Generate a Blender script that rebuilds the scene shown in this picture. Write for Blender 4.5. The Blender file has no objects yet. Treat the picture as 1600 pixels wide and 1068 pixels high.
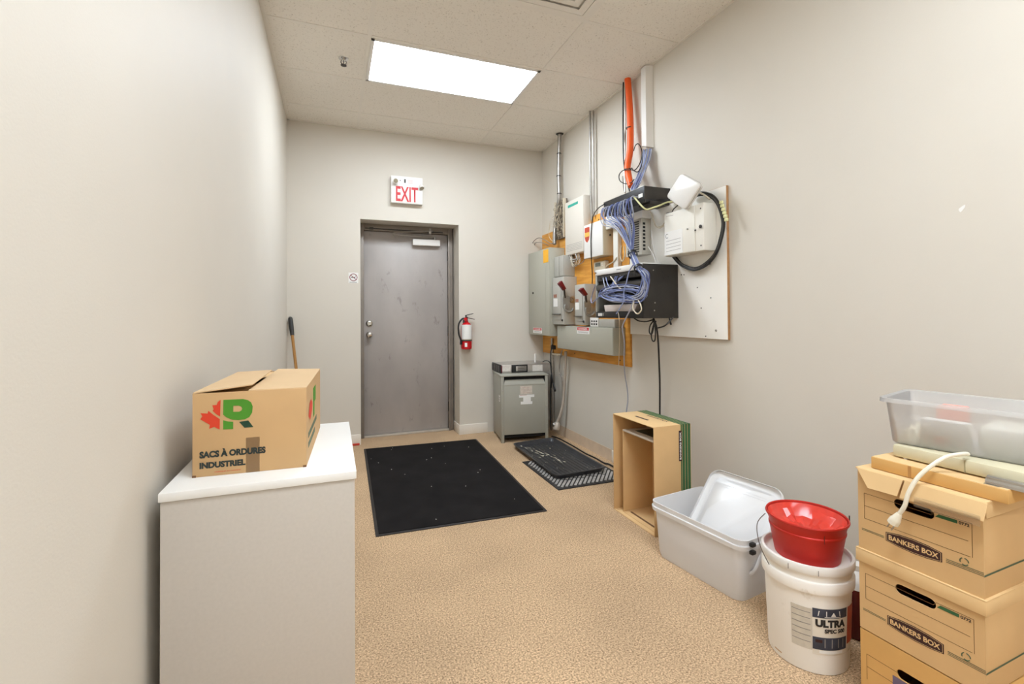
import bpy, bmesh, math, random
from mathutils import Vector, Matrix
V = Vector
SC = bpy.context.scene
COL = SC.collection
rnd = random.Random(7)
PI = math.pi

# ---------------------------------------------------------------- camera
F, YAW, CY, ROLL, PITCH, CAMZ = 735.317, 0.36327, 481.725, -0.00706, 0.01289, 1.22
_h = V((math.sin(YAW), math.cos(YAW), 0)); RT = V((math.cos(YAW), -math.sin(YAW), 0)); UPZ = V((0, 0, 1))
FW = math.cos(PITCH) * _h + math.sin(PITCH) * UPZ
U0 = -math.sin(PITCH) * _h + math.cos(PITCH) * UPZ
CR = math.cos(ROLL) * RT + math.sin(ROLL) * U0
CU = -math.sin(ROLL) * RT + math.cos(ROLL) * U0
cam_d = bpy.data.cameras.new('camera'); cam = bpy.data.objects.new('camera', cam_d); COL.objects.link(cam)
cam_d.sensor_fit = 'HORIZONTAL'; cam_d.sensor_width = 36.0; cam_d.lens = F * 36.0 / 1600.0
cam_d.shift_y = -(534.0 - CY) / 1600.0
cam_d.clip_start = 0.02; cam_d.clip_end = 60
M = Matrix.Identity(4)
for i in range(3):
    M[i][0], M[i][1], M[i][2] = CR[i], CU[i], -FW[i]
M[0][3], M[1][3], M[2][3] = 0, 0, CAMZ
cam.matrix_world = M
SC.camera = cam

# ---------------------------------------------------------------- light and exposure
SC.view_settings.view_transform = 'Standard'
SC.view_settings.look = 'None'
SC.view_settings.gamma = 1.0
SC.view_settings.use_curve_mapping = False
SC.view_settings.exposure = 0.0
LAMP = 22.5            # emission of every fluorescent diffuser, the added unseen ones too
w = bpy.data.worlds.new('world'); SC.world = w; w.use_nodes = True
w.node_tree.nodes['Background'].inputs[0].default_value = (0.9, 0.87, 0.82, 1)
w.node_tree.nodes['Background'].inputs[1].default_value = 0.05

XL, XR, YB, YF, ZC = -0.389, 2.151, 4.693, -2.6, 3.007

# ---------------------------------------------------------------- helpers
def at(u, v, X=None, Y=None, Z=None):
    """point of the photograph (1600x1068) carried to a real plane of the room"""
    d = FW + (u - 800) / F * CR + (CY - v) / F * CU
    o = V((0, 0, CAMZ))
    if X is not None: t = (X - o.x) / d.x
    elif Y is not None: t = (Y - o.y) / d.y
    else: t = (Z - o.z) / d.z
    return o + t * d

def onp(u, v, fr):
    """same, onto the plane of a frame; gives its (s, t)"""
    d = FW + (u - 800) / F * CR + (CY - v) / F * CU
    o = V((0, 0, CAMZ)); t = (fr.o - o).dot(fr.n) / d.dot(fr.n)
    q = o + t * d - fr.o
    return q.dot(fr.ux), q.dot(fr.uy)

def srgb(c):
    out = []
    for x in c:
        x /= 255.0
        out.append(x / 12.92 if x <= 0.04045 else ((x + 0.055) / 1.055) ** 2.4)
    return tuple(out) + (1.0,)

MATS = {}
def mat(name, rgb, rough=0.55, metal=0.0, var=0.0, vs=6.0, bump=0.0, bs=60.0, emit=0.0, spec=0.5, stretch=None, dirt=None):
    if name in MATS: return MATS[name]
    m = bpy.data.materials.new(name); m.use_nodes = True; nt = m.node_tree; N = nt.nodes; L = nt.links
    b = N['Principled BSDF']; b.inputs['Roughness'].default_value = rough; b.inputs['Metallic'].default_value = metal
    b.inputs['Specular IOR Level'].default_value = spec
    c = srgb(rgb)
    tc = N.new('ShaderNodeTexCoord'); src = tc.outputs['Object']
    if stretch:
        mp = N.new('ShaderNodeMapping'); mp.inputs['Scale'].default_value = stretch; L.new(src, mp.inputs[0]); src = mp.outputs[0]
    if var > 0:
        n = N.new('ShaderNodeTexNoise'); n.inputs['Scale'].default_value = vs; n.inputs['Detail'].default_value = 6
        L.new(src, n.inputs['Vector'])
        r = N.new('ShaderNodeValToRGB'); r.color_ramp.elements[0].position = 0.3; r.color_ramp.elements[1].position = 0.7
        r.color_ramp.elements[0].color = tuple(x * (1 - var) for x in c[:3]) + (1,)
        r.color_ramp.elements[1].color = tuple(min(1, x * (1 + var)) for x in c[:3]) + (1,)
        L.new(n.outputs[0], r.inputs[0]); outc = r.outputs[0]
        if dirt:
            n2 = N.new('ShaderNodeTexNoise'); n2.inputs['Scale'].default_value = dirt[1]; n2.inputs['Detail'].default_value = 8
            n2.inputs['Roughness'].default_value = 0.7
            L.new(src, n2.inputs['Vector'])
            r2 = N.new('ShaderNodeValToRGB'); r2.color_ramp.elements[0].position = dirt[2]; r2.color_ramp.elements[1].position = dirt[3]
            r2.color_ramp.elements[0].color = (0, 0, 0, 1); r2.color_ramp.elements[1].color = (1, 1, 1, 1)
            L.new(n2.outputs[0], r2.inputs[0])
            mx = N.new('ShaderNodeMixRGB'); L.new(r2.outputs[0], mx.inputs[0]); L.new(outc, mx.inputs[1]); mx.inputs[2].default_value = srgb(dirt[0])
            outc = mx.outputs[0]
        L.new(outc, b.inputs['Base Color'])
    else:
        b.inputs['Base Color'].default_value = c
    if bump > 0:
        n = N.new('ShaderNodeTexNoise'); n.inputs['Scale'].default_value = bs; n.inputs['Detail'].default_value = 3
        L.new(src, n.inputs['Vector'])
        bp = N.new('ShaderNodeBump'); bp.inputs['Strength'].default_value = bump; bp.inputs['Distance'].default_value = 0.002
        L.new(n.outputs[0], bp.inputs['Height']); L.new(bp.outputs[0], b.inputs['Normal'])
    if emit > 0:
        b.inputs['Emission Color'].default_value = c; b.inputs['Emission Strength'].default_value = emit
    MATS[name] = m
    return m

def plastic(name, rgb, clear, rough=0.25):
    """milky see-through plastic"""
    if name in MATS: return MATS[name]
    m = bpy.data.materials.new(name); m.use_nodes = True; nt = m.node_tree; N = nt.nodes; L = nt.links
    out = N['Material Output']; N.remove(N['Principled BSDF'])
    tr = N.new('ShaderNodeBsdfTransparent'); tr.inputs[0].default_value = (0.97, 0.97, 0.97, 1)
    df = N.new('ShaderNodeBsdfDiffuse'); df.inputs[0].default_value = srgb(rgb)
    tl = N.new('ShaderNodeBsdfTranslucent'); tl.inputs[0].default_value = srgb(rgb)
    gl = N.new('ShaderNodeBsdfGlossy'); gl.inputs['Roughness'].default_value = rough
    tc = N.new('ShaderNodeTexCoord'); no = N.new('ShaderNodeTexNoise'); no.inputs['Scale'].default_value = 9
    L.new(tc.outputs['Object'], no.inputs['Vector'])
    bp = N.new('ShaderNodeBump'); bp.inputs['Strength'].default_value = 0.12; bp.inputs['Distance'].default_value = 0.01
    L.new(no.outputs[0], bp.inputs['Height']); L.new(bp.outputs[0], gl.inputs['Normal'])
    m1 = N.new('ShaderNodeMixShader'); m1.inputs[0].default_value = 0.2; L.new(df.outputs[0], m1.inputs[1]); L.new(tl.outputs[0], m1.inputs[2])
    m2 = N.new('ShaderNodeMixShader'); m2.inputs[0].default_value = clear; L.new(m1.outputs[0], m2.inputs[1]); L.new(tr.outputs[0], m2.inputs[2])
    fr = N.new('ShaderNodeFresnel'); fr.inputs[0].default_value = 1.4
    m3 = N.new('ShaderNodeMixShader'); L.new(fr.outputs[0], m3.inputs[0]); L.new(m2.outputs[0], m3.inputs[1]); L.new(gl.outputs[0], m3.inputs[2])
    L.new(m3.outputs[0], out.inputs[0])
    MATS[name] = m
    return m

class Fr:
    def __init__(s, o, ux, uy):
        s.o = V(o); s.ux = V(ux).normalized(); s.uy = V(uy).normalized(); s.n = s.ux.cross(s.uy).normalized()
    def p(s, a, b, n=0.0): return s.o + a * s.ux + b * s.uy + n * s.n
    def mat(s):
        m = Matrix.Identity(4)
        for i in range(3): m[i][0], m[i][1], m[i][2], m[i][3] = s.ux[i], s.uy[i], s.n[i], s.o[i]
        return m

def smooth_path(pts, n=6, closed=False):
    pts = [V(p) for p in pts]
    if n <= 1 or len(pts) < 3: return pts
    out = []; k = len(pts); rng = range(k if closed else k - 1)
    for i in rng:
        p1, p2 = pts[i], pts[(i + 1) % k]
        p0 = pts[i - 1] if (closed or i > 0) else p1
        p3 = pts[(i + 2) % k] if (closed or i + 2 < k) else p2
        for j in range(n):
            t = j / n
            out.append(0.5 * ((2 * p1) + (-p0 + p2) * t + (2 * p0 - 5 * p1 + 4 * p2 - p3) * t * t + (-p0 + 3 * p1 - 3 * p2 + p3) * t ** 3))
    if not closed: out.append(pts[-1])
    return out

class MB:
    def __init__(s): s.bm = bmesh.new()
    def hexa(s, cs, bev=0.0, seg=2):
        vs = [s.bm.verts.new(c) for c in cs]
        fs = [s.bm.faces.new([vs[i] for i in q]) for q in ((0, 3, 2, 1), (4, 5, 6, 7), (0, 1, 5, 4), (1, 2, 6, 5), (2, 3, 7, 6), (3, 0, 4, 7))]
        if bev > 0:
            es = list({e for f in fs for e in f.edges})
            bmesh.ops.bevel(s.bm, geom=es, offset=bev, segments=seg, profile=0.5, affect='EDGES')
        return s
    def box(s, x0, x1, y0, y1, z0, z1, bev=0.0, seg=2):
        return s.hexa([(x0, y0, z0), (x1, y0, z0), (x1, y1, z0), (x0, y1, z0), (x0, y0, z1), (x1, y0, z1), (x1, y1, z1), (x0, y1, z1)], bev, seg)
    def slab(s, fr, a0, a1, b0, b1, n0, n1, bev=0.0, seg=2):
        p = fr.p
        return s.hexa([p(a0, b0, n0), p(a1, b0, n0), p(a1, b1, n0), p(a0, b1, n0), p(a0, b0, n1), p(a1, b0, n1), p(a1, b1, n1), p(a0, b1, n1)], bev, seg)
    def poly(s, fr, loop, n0, n1=None):
        """flat figure (n1 None) or prism"""
        a = [s.bm.verts.new(fr.p(x, y, n0)) for x, y in loop]
        area = sum(loop[i][0] * loop[(i + 1) % len(loop)][1] - loop[(i + 1) % len(loop)][0] * loop[i][1] for i in range(len(loop)))
        if area < 0: a.reverse()
        if n1 is None:
            s.bm.faces.new(a); return s
        lp = loop if area >= 0 else list(reversed(loop))
        b = [s.bm.verts.new(fr.p(x, y, n1)) for x, y in lp]
        s.bm.faces.new(list(reversed(a))); s.bm.faces.new(b)
        for i in range(len(a)):
            j = (i + 1) % len(a); s.bm.faces.new([a[i], a[j], b[j], b[i]])
        return s
    def fill(s, fr, loops, n0):
        es = []
        for lp in loops:
            vs = [s.bm.verts.new(fr.p(x, y, n0)) for x, y in lp]
            for i in range(len(vs)): es.append(s.bm.edges.new([vs[i], vs[(i + 1) % len(vs)]]))
        bmesh.ops.triangle_fill(s.bm, use_beauty=True, edges=es, normal=fr.n)
        return s
    def strip(s, fr, a, b, wd, n=0.0006):
        a = V((a[0], a[1])); b = V((b[0], b[1])); d = (b - a).normalized(); q = V((-d.y, d.x)) * wd / 2
        return s.poly(fr, [(a + q)[:], (a - q)[:], (b - q)[:], (b + q)[:]], n)
    def tube(s, pts, r, seg=8, n=6, closed=False):
        P = smooth_path(pts, n, closed); k = len(P)
        rr = r if callable(r) else (lambda t: r)
        nrm = None; rings = []
        for i in range(k):
            if closed: d = P[(i + 1) % k] - P[i - 1]
            else: d = P[min(i + 1, k - 1)] - P[max(i - 1, 0)]
            if d.length < 1e-9: d = V((0, 0, 1))
            d.normalize()
            if nrm is None:
                nrm = d.orthogonal().normalized()
            else:
                nrm = nrm - nrm.dot(d) * d
                if nrm.length < 1e-6: nrm = d.orthogonal()
                nrm.normalize()
            bi = d.cross(nrm); R_ = rr(i / max(1, k - 1))
            rings.append([s.bm.verts.new(P[i] + R_ * (math.cos(2 * PI * j / seg) * nrm + math.sin(2 * PI * j / seg) * bi)) for j in range(seg)])
        for i in range(k if closed else k - 1):
            A, B = rings[i], rings[(i + 1) % k]
            for j in range(seg):
                s.bm.faces.new([A[j], A[(j + 1) % seg], B[(j + 1) % seg], B[j]])
        if not closed:
            s.bm.faces.new(list(reversed(rings[0]))); s.bm.faces.new(rings[-1])
        return s
    def cyl(s, p0, p1, r, seg=16): return s.tube([p0, p1], r, seg, 1)
    def lathe(s, prof, o, axis=(0, 0, 1), seg=32, closed=False):
        o = V(o); ax = V(axis).normalized(); e1 = ax.orthogonal().normalized(); e2 = ax.cross(e1)
        rings = []
        for r, z in prof:
            if r < 1e-6: rings.append([s.bm.verts.new(o + z * ax)])
            else: rings.append([s.bm.verts.new(o + z * ax + r * (math.cos(2 * PI * j / seg) * e1 + math.sin(2 * PI * j / seg) * e2)) for j in range(seg)])
        prs = list(zip(rings, rings[1:]))
        if closed: prs.append((rings[-1], rings[0]))
        for A, B in prs:
            for j in range(seg):
                k = (j + 1) % seg
                if len(A) == 1 and len(B) == 1: continue
                if len(A) == 1: s.bm.faces.new([A[0], B[k], B[j]])
                elif len(B) == 1: s.bm.faces.new([A[j], A[k], B[0]])
                else: s.bm.faces.new([A[j], A[k], B[k], B[j]])
        return s
    def rrect(s, fr, a0, a1, b0, b1, r, n0, n1, seg=5):
        lp = []
        for cx, cy, t0 in ((a1 - r, b1 - r, 0), (a0 + r, b1 - r, 90), (a0 + r, b0 + r, 180), (a1 - r, b0 + r, 270)):
            for k in range(seg + 1):
                t = math.radians(t0 + 90 * k / seg); lp.append((cx + r * math.cos(t), cy + r * math.sin(t)))
        return s.poly(fr, lp, n0, n1)
    def build(s, name, m, parent=None, smooth=35, recalc=True, **props):
        if recalc: bmesh.ops.recalc_face_normals(s.bm, faces=s.bm.faces)
        me = bpy.data.meshes.new(name); s.bm.to_mesh(me); s.bm.free()
        me.materials.append(m)
        if smooth:
            me.shade_smooth(); me.set_sharp_from_angle(angle=math.radians(smooth))
        return link(name, me, parent, props)

WM = {}
def link(name, me, parent, props):
    o = bpy.data.objects.new(name, me); COL.objects.link(o)
    if parent is not None:
        me.transform(WM[parent.name].inverted()); o.parent = parent; WM[o.name] = WM[parent.name]
    else:
        WM[o.name] = Matrix.Identity(4)
    for k, v in props.items(): o[k] = v
    return o

def tag(o, label, cat, group=None):
    o['label'] = label; o['category'] = cat
    if group: o['group'] = group
    # a single mesh gets its origin at its base
    if o.type == 'MESH' and o.parent is None:
        cs = [V(c) for c in o.bound_box]
        b = V((sum(c.x for c in cs) / 8, sum(c.y for c in cs) / 8, min(c.z for c in cs)))
        o.data.transform(Matrix.Translation(-b)); o.location = b; WM[o.name] = Matrix.Translation(b)
    return o

def thing(name, label, cat, loc=(0, 0, 0), rz=0.0, group=None):
    o = bpy.data.objects.new(name, None); COL.objects.link(o); o.empty_display_size = 0.05
    o.location = loc; o.rotation_euler = (0, 0, rz)
    WM[o.name] = Matrix.Translation(V(loc)) @ Matrix.Rotation(rz, 4, 'Z')
    o['label'] = label; o['category'] = cat
    if group: o['group'] = group
    return o

def struct(o):
    o['kind'] = 'structure'; return o

def text(name, s, fr, a0, b0, wd, ht, m, parent, n=0.0008, bold=0.0, wrap=None, **props):
    cu = bpy.data.curves.new('t', 'FONT'); cu.body = s; cu.offset = bold; cu.resolution_u = 4
    to = bpy.data.objects.new('t', cu); COL.objects.link(to)
    dg = bpy.context.evaluated_depsgraph_get(); dg.update()
    me = bpy.data.meshes.new_from_object(to.evaluated_get(dg))
    bpy.data.objects.remove(to); bpy.data.curves.remove(cu)
    xs = [v.co.x for v in me.vertices]; ys = [v.co.y for v in me.vertices]
    x0, x1, y0, y1 = min(xs), max(xs), min(ys), max(ys)
    for v in me.vertices:
        a = a0 + (v.co.x - x0) / (x1 - x0) * wd; b = b0 + (v.co.y - y0) / (y1 - y0) * ht
        v.co = wrap(a, b) if wrap else fr.p(a, b, n)
    me.materials.clear(); me.materials.append(m)
    me.name = name
    return link(name, me, parent, props)

# ---------------------------------------------------------------- materials
m_wall = mat('wall_paint', (217, 210, 198), 0.6, var=0.012, vs=3, bump=0.12, bs=180)
m_back = m_wall
m_base = mat('baseboard_paint', (232, 224, 212), 0.5, var=0.03, vs=8)
m_bare = mat('bare_drywall', (212, 190, 165), 0.85, var=0.06, vs=14)
m_frame = mat('door_frame_paint', (138, 128, 118), 0.45, 0.2, var=0.12, vs=6)
m_black = mat('black_plastic', (26, 25, 26), 0.45)
m_dark = mat('dark_metal', (58, 54, 50), 0.5, 0.3, var=0.2, vs=12)
m_white = mat('white_plastic', (236, 233, 228), 0.4)
m_paper = mat('paper', (240, 238, 234), 0.8)
m_ink = mat('ink', (40, 36, 34), 0.8)
m_grayink = mat('gray_ink', (150, 145, 140), 0.8)
m_steel = mat('galvanised_steel', (176, 172, 166), 0.32, 0.85, var=0.1, vs=30)
m_chrome = mat('chrome', (205, 203, 200), 0.18, 1.0)
m_egray = mat('electrical_gray', (178, 176, 162), 0.45, var=0.02, vs=4)
m_egray2 = mat('electrical_gray_light', (182, 179, 170), 0.45, var=0.03, vs=9)
m_tgray = mat('transformer_gray', (164, 162, 150), 0.4, var=0.03, vs=5)
m_red = mat('sign_red', (205, 30, 40), 0.5)
m_dred = mat('dark_red_plastic', (118, 18, 28), 0.45)
m_board = mat('white_board_paint', (246, 242, 234), 0.6, var=0.015, vs=7)
m_ply = mat('plywood_edge', (176, 132, 88), 0.8, var=0.12, vs=40)
m_card = mat('cardboard', (217, 178, 126), 0.8, var=0.035, vs=9)
m_cardl = mat('cardboard_light', (226, 190, 138), 0.8, var=0.04, vs=7)
m_cardd = mat('cardboard_orange', (218, 170, 102), 0.8, var=0.04, vs=9)
m_cardedge = mat('cardboard_edge', (120, 84, 54), 0.9)
m_green = mat('green_print', (52, 98, 58), 0.75, var=0.08, vs=12)
m_brownp = mat('dark_brown_print', (58, 28, 26), 0.7)
m_lineink = mat('brown_line', (112, 80, 40), 0.8)
m_greenline = mat('green_line', (84, 98, 72), 0.8)
m_beige = mat('beige_plastic', (214, 202, 178), 0.5)
m_cream = mat('cream_metal', (238, 234, 224), 0.5, var=0.01, vs=5)
m_cabinet = mat('melamine_white', (196, 188, 178), 0.5, var=0.025, vs=120)
m_cabtop = mat('melamine_top', (240, 238, 234), 0.35, var=0.01, vs=10)
m_blue = [mat('blue_cable_%s' % n, c, 0.45) for n, c in (('pale', (146, 156, 194)), ('mid', (112, 124, 170)), ('deep', (82, 92, 140)), ('gray', (170, 174, 190)))]
m_wire = mat('gray_wire', (150, 142, 132), 0.5)
m_orange = mat('orange_duct', (246, 98, 30), 0.45, var=0.03, vs=20)
m_tape = mat('turquoise_tape', (60, 170, 150), 0.6)
m_yellow = mat('yellow_sticker', (255, 188, 52), 0.6)
m_trans = plastic('milky_plastic', (255, 254, 255), 0.14, 0.4)
m_trans2 = plastic('milky_lid_plastic', (254, 254, 255), 0.12, 0.5)
m_tub = plastic('tub_plastic', (255, 255, 255), 0.66, 0.4)

def noise_wood(name, c0, c1):
    m = mat(name, c0, 0.6, var=0.01, vs=1); nt = m.node_tree; N = nt.nodes; L = nt.links
    for n in list(N):
        if n.type in ('TEX_NOISE', 'VALTORGB', 'MIX_RGB'): N.remove(n)
    tc = [n for n in N if n.type == 'TEX_COORD'][0]
    mp = N.new('ShaderNodeMapping'); mp.inputs['Scale'].default_value = (3, 1.2, 9); L.new(tc.outputs['Object'], mp.inputs[0])
    wv = N.new('ShaderNodeTexNoise'); wv.inputs['Scale'].default_value = 1.6; wv.inputs['Detail'].default_value = 7; wv.inputs['Distortion'].default_value = 1.5
    L.new(mp.outputs[0], wv.inputs[0])
    r = N.new('ShaderNodeValToRGB'); r.color_ramp.elements[0].color = srgb(c0); r.color_ramp.elements[1].color = srgb(c1)
    r.color_ramp.elements[0].position = 0.35; r.color_ramp.elements[1].position = 0.65
    L.new(wv.outputs[0], r.inputs[0]); L.new(r.outputs[0], N['Principled BSDF'].inputs['Base Color'])
    return m
m_wood = noise_wood('varnished_plywood', (206, 138, 50), (232, 168, 74))

def carpet():
    m = bpy.data.materials.new('carpet'); m.use_nodes = True; nt = m.node_tree; N = nt.nodes; L = nt.links
    b = N['Principled BSDF']; b.inputs['Roughness'].default_value = 0.95; b.inputs['Specular IOR Level'].default_value = 0.1
    tc = N.new('ShaderNodeTexCoord')
    n1 = N.new('ShaderNodeTexNoise'); n1.inputs['Scale'].default_value = 150; n1.inputs['Detail'].default_value = 3; n1.inputs['Roughness'].default_value = 0.85
    n2 = N.new('ShaderNodeTexNoise'); n2.inputs['Scale'].default_value = 2.2; n2.inputs['Detail'].default_value = 5
    n3 = N.new('ShaderNodeTexNoise'); n3.inputs['Scale'].default_value = 30; n3.inputs['Detail'].default_value = 3
    for n in (n1, n2, n3): L.new(tc.outputs['Object'], n.inputs['Vector'])
    r1 = N.new('ShaderNodeValToRGB'); e = r1.color_ramp.elements
    e[0].position = 0.35; e[0].color = srgb((122, 96, 72)); e[1].position = 0.63; e[1].color = srgb((238, 206, 168))
    L.new(n1.outputs[0], r1.inputs[0])
    r2 = N.new('ShaderNodeValToRGB'); e = r2.color_ramp.elements
    e[0].position = 0.3; e[0].color = (0.86, 0.85, 0.84, 1); e[1].position = 0.7; e[1].color = (1.06, 1.05, 1.03, 1)
    L.new(n2.outputs[0], r2.inputs[0])
    mx = N.new('ShaderNodeMixRGB'); mx.blend_type = 'MULTIPLY'; mx.inputs[0].default_value = 1.0
    L.new(r1.outputs[0], mx.inputs[1]); L.new(r2.outputs[0], mx.inputs[2]); L.new(mx.outputs[0], b.inputs['Base Color'])
    bp = N.new('ShaderNodeBump'); bp.inputs['Strength'].default_value = 0.25; bp.inputs['Distance'].default_value = 0.002
    L.new(n1.outputs[0], bp.inputs['Height']); L.new(bp.outputs[0], b.inputs['Normal'])
    return m
m_carpet = carpet()

def tile_mat():
    m = bpy.data.materials.new('ceiling_tile'); m.use_nodes = True; nt = m.node_tree; N = nt.nodes; L = nt.links
    b = N['Principled BSDF']; b.inputs['Roughness'].default_value = 0.9; b.inputs['Specular IOR Level'].default_value = 0.1
    tc = N.new('ShaderNodeTexCoord')
    n1 = N.new('ShaderNodeTexNoise'); n1.inputs['Scale'].default_value = 95; n1.inputs['Detail'].default_value = 3; n1.inputs['Roughness'].default_value = 0.7
    L.new(tc.outputs['Object'], n1.inputs['Vector'])
    r1 = N.new('ShaderNodeValToRGB'); e = r1.color_ramp.elements
    e[0].position = 0.27; e[0].color = srgb((190, 180, 166)); e[1].position = 0.42; e[1].color = srgb((242, 236, 226))
    L.new(n1.outputs[0], r1.inputs[0]); L.new(r1.outputs[0], b.inputs['Base Color'])
    bp = N.new('ShaderNodeBump'); bp.inputs['Strength'].default_value = 0.35; bp.inputs['Distance'].default_value = 0.003
    L.new(n1.outputs[0], bp.inputs['Height']); L.new(bp.outputs[0], b.inputs['Normal'])
    return m
m_tile = tile_mat()
m_tbar = mat('grid_paint', (238, 232, 222), 0.55)

# ---------------------------------------------------------------- the room
DO0, DO1, DZ = 0.244, 1.205, 2.142            # doorway in the back wall
YD = 4.955                                     # door face
struct(MB().box(XL - .1, XR + .1, YF - .1, 5.1, -0.1, 0).build('floor', m_carpet, smooth=0))
struct(MB().box(XL - .1, XR + .1, YF - .1, 5.1, ZC, ZC + .1).build('ceiling', m_tile, smooth=0))
struct(MB().box(XL - .1, XL, YF - .1, 5.1, 0, ZC).build('wall_left', m_wall, smooth=0))
struct(MB().box(XR, XR + .1, YF - .1, 5.1, 0, ZC).build('wall_right', m_wall, smooth=0))
struct(MB().box(XL, XR, YF - .1, YF, 0, ZC).build('wall_front', m_wall, smooth=0))
b = MB(); b.box(XL, DO0, YB, 5.08, 0, ZC); b.box(DO1, XR, YB, 5.08, 0, ZC); b.box(DO0, DO1, YB, 5.08, DZ, ZC)
struct(b.build('wall_back', m_back, smooth=0))
BH = 0.098
b = MB(); b.box(XL + .012, DO0, YB - .012, YB, 0, BH, .002); b.box(DO1, 1.50, YB - .012, YB, 0, BH, .002)
b.box(DO1 - .008, DO1, YB - .012, YD - .03, 0, BH, .002)
struct(b.build('baseboard_back', m_base))
struct(MB().box(XL, XL + .012, YF, YB, 0, BH, .002).build('baseboard_left', m_base))
struct(MB().box(XR - .012, XR, YF, 3.345, 0, BH, .002).build('baseboard_right', m_base))
struct(MB().box(XR - .002, XR, 3.345, YB, 0, BH).build('trim_1', m_bare))          # bare strip where the baseboard is gone
# ceiling grid
X0, Y0 = 0.221, 2.500
b = MB()
for x in (X0, X0 + 1.22): b.box(x - .012, x + .012, YF, YB, ZC - .004, ZC)
for k in range(-8, 4):
    y = Y0 + .61 * k
    if y > YF + .05: b.box(XL, XR, y - .012, y + .012, ZC - .0035, ZC)
b.box(XL, XL + .02, YF, YB, ZC - .005, ZC); b.box(XR - .02, XR, YF, YB, ZC - .005, ZC); b.box(XL, XR, YB - .02, YB, ZC - .005, ZC)
struct(b.build('trim_2', m_tbar, smooth=0))

# door and its steel frame
m_door = mat('worn_gray_door', (172, 165, 160), 0.42, 0.12, var=0.10, vs=2.4, bump=0.08, bs=40, stretch=(1.6, 1, .8), dirt=((112, 104, 98), 5.0, 0.60, 0.74))
DX0, DX1, DT = 0.290, 1.146, 2.075
b = MB()
b.box(DO0, DX0 - .002, YD - .045, 5.06, 0, DZ, .003); b.box(DX1 + .002, DO1 - .012, YD - .045, 5.06, 0, DZ, .003)
b.box(DX0 - .002, DX1 + .002, YD - .045, 5.06, DT + .003, DZ, .003)
b.box(DX1 - .004, DX1 + .016, YD - .06, YD - .04, 0, DT, .003)
struct(b.build('trim_3', m_frame))
struct(MB().box(DX0 - .002, DX1 + .002, YD - .05, YD + .06, 0, .018, .003).build('trim_4', mat('threshold_metal', (196, 186, 172), .5, .3, var=.08, vs=12)))
door = MB().box(DX0, DX1, YD, YD + .045, .02, DT, .003).build('door_1', m_door); struct(door)
fd = Fr((0, YD, 0), (1, 0, 0), (0, 0, 1))
for nm, vv, r in (('deadbolt', 505, .034), ('door_knob', 522.5, .031)):
    q = at(577, vv, Y=YD)
    pr = [(0, 0), (r, 0), (r, .006), (r * .8, .012)] + ([(r * .55, .016), (r * .55, .02), (0, .02)] if nm == 'deadbolt' else [(.014, .016), (.014, .036), (.026, .044), (.029, .056), (.024, .068), (.012, .072), (0, .072)])
    MB().lathe(pr, (q.x, YD, q.z), (0, -1, 0), 24).build(nm, m_chrome, door, label='chrome ' + nm.replace('_', ' '))
a0 = at(645, 373, Y=YD - .05); a1 = at(687.5, 384.5, Y=YD - .05)
closer = MB().box(a0.x, a1.x, YD - .055, YD, a1.z, a0.z, .004).build('door_closer', m_white, door, label='white overhead door closer')
b = MB(); pz = at(680, 373, Y=YD - .05)
e0 = at(616, 366.5, Y=YD - .10); e1 = at(672, 361, Y=YD - .06); e2 = at(616, 363, Y=YD - .10)
b.cyl((pz.x, YD - .03, pz.z - .01), (pz.x, YD - .03, pz.z + .022), .008)
b.tube([(pz.x, YD - .03, pz.z + .018), (e0.x + .02, e0.y, e0.z + .004), e0], .007, 8, 3)
b.tube([e0, e2, e1, (e1.x + .01, YD - .045, e1.z)], .006, 8, 2)
b.box(e1.x - .012, e1.x + .012, YD - .062, YD - .045, e1.z - .03, e1.z + .03, .002)
b.build('closer_arm', m_steel, closer, label='steel closer arm')
b = MB(); zt = at(640, 360, Y=YD - .05).z
b.cyl((DX0 + .01, YD - .052, zt), (DX1 - .06, YD - .052, zt - .004), .006); b.box(DX0 + .05, DX0 + .09, YD - .06, YD - .045, zt - .012, zt + .012, .002)
struct(b.build('trim_5', m_dark))
b = MB()
for z in (.25, 1.05, 1.85): b.cyl((DX1 + .004, YD - .012, z - .05), (DX1 + .004, YD - .012, z + .05), .007)
b.build('hinge', m_dark, door)

# ---------------------------------------------------------------- ceiling fixtures
m_lamp = mat('lamp_diffuser', (255, 252, 246), 0.5, emit=LAMP)
m_lamp.node_tree.nodes['Principled BSDF'].inputs['Emission Color'].default_value = (0.885, 0.985, 1.09, 1)     # cool white tubes
def fixture(y0, lab):
    t = thing('ceiling_light', lab, 'ceiling light', (X0 + .61, y0 + .305, ZC), 0, 'fluorescent ceiling lights')
    x0, x1 = X0 + .013, X0 + 1.207; ya, yb2 = y0 + .013, y0 + .597
    b = MB()
    b.box(x0, x1, ya, ya + .022, ZC - .008, ZC, .001); b.box(x0, x1, yb2 - .022, yb2, ZC - .008, ZC, .001)
    b.box(x0, x0 + .022, ya, yb2, ZC - .008, ZC, .001); b.box(x1 - .022, x1, ya, yb2, ZC - .008, ZC, .001)
    b.build('frame', m_white, t)
    MB().box(x0 + .022, x1 - .022, ya + .022, yb2 - .022, ZC - .005, ZC - .001).build('diffuser', m_lamp, t, smooth=0)
fixture(Y0 + .61, 'lit rectangular fluorescent light panel in the tiled ceiling')
# the room goes on behind the viewpoint; these unseen lights are added for brightness
for k in (-4, -7): fixture(Y0 + .61 * k, 'lit fluorescent light panel in the ceiling behind the viewpoint')
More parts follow.
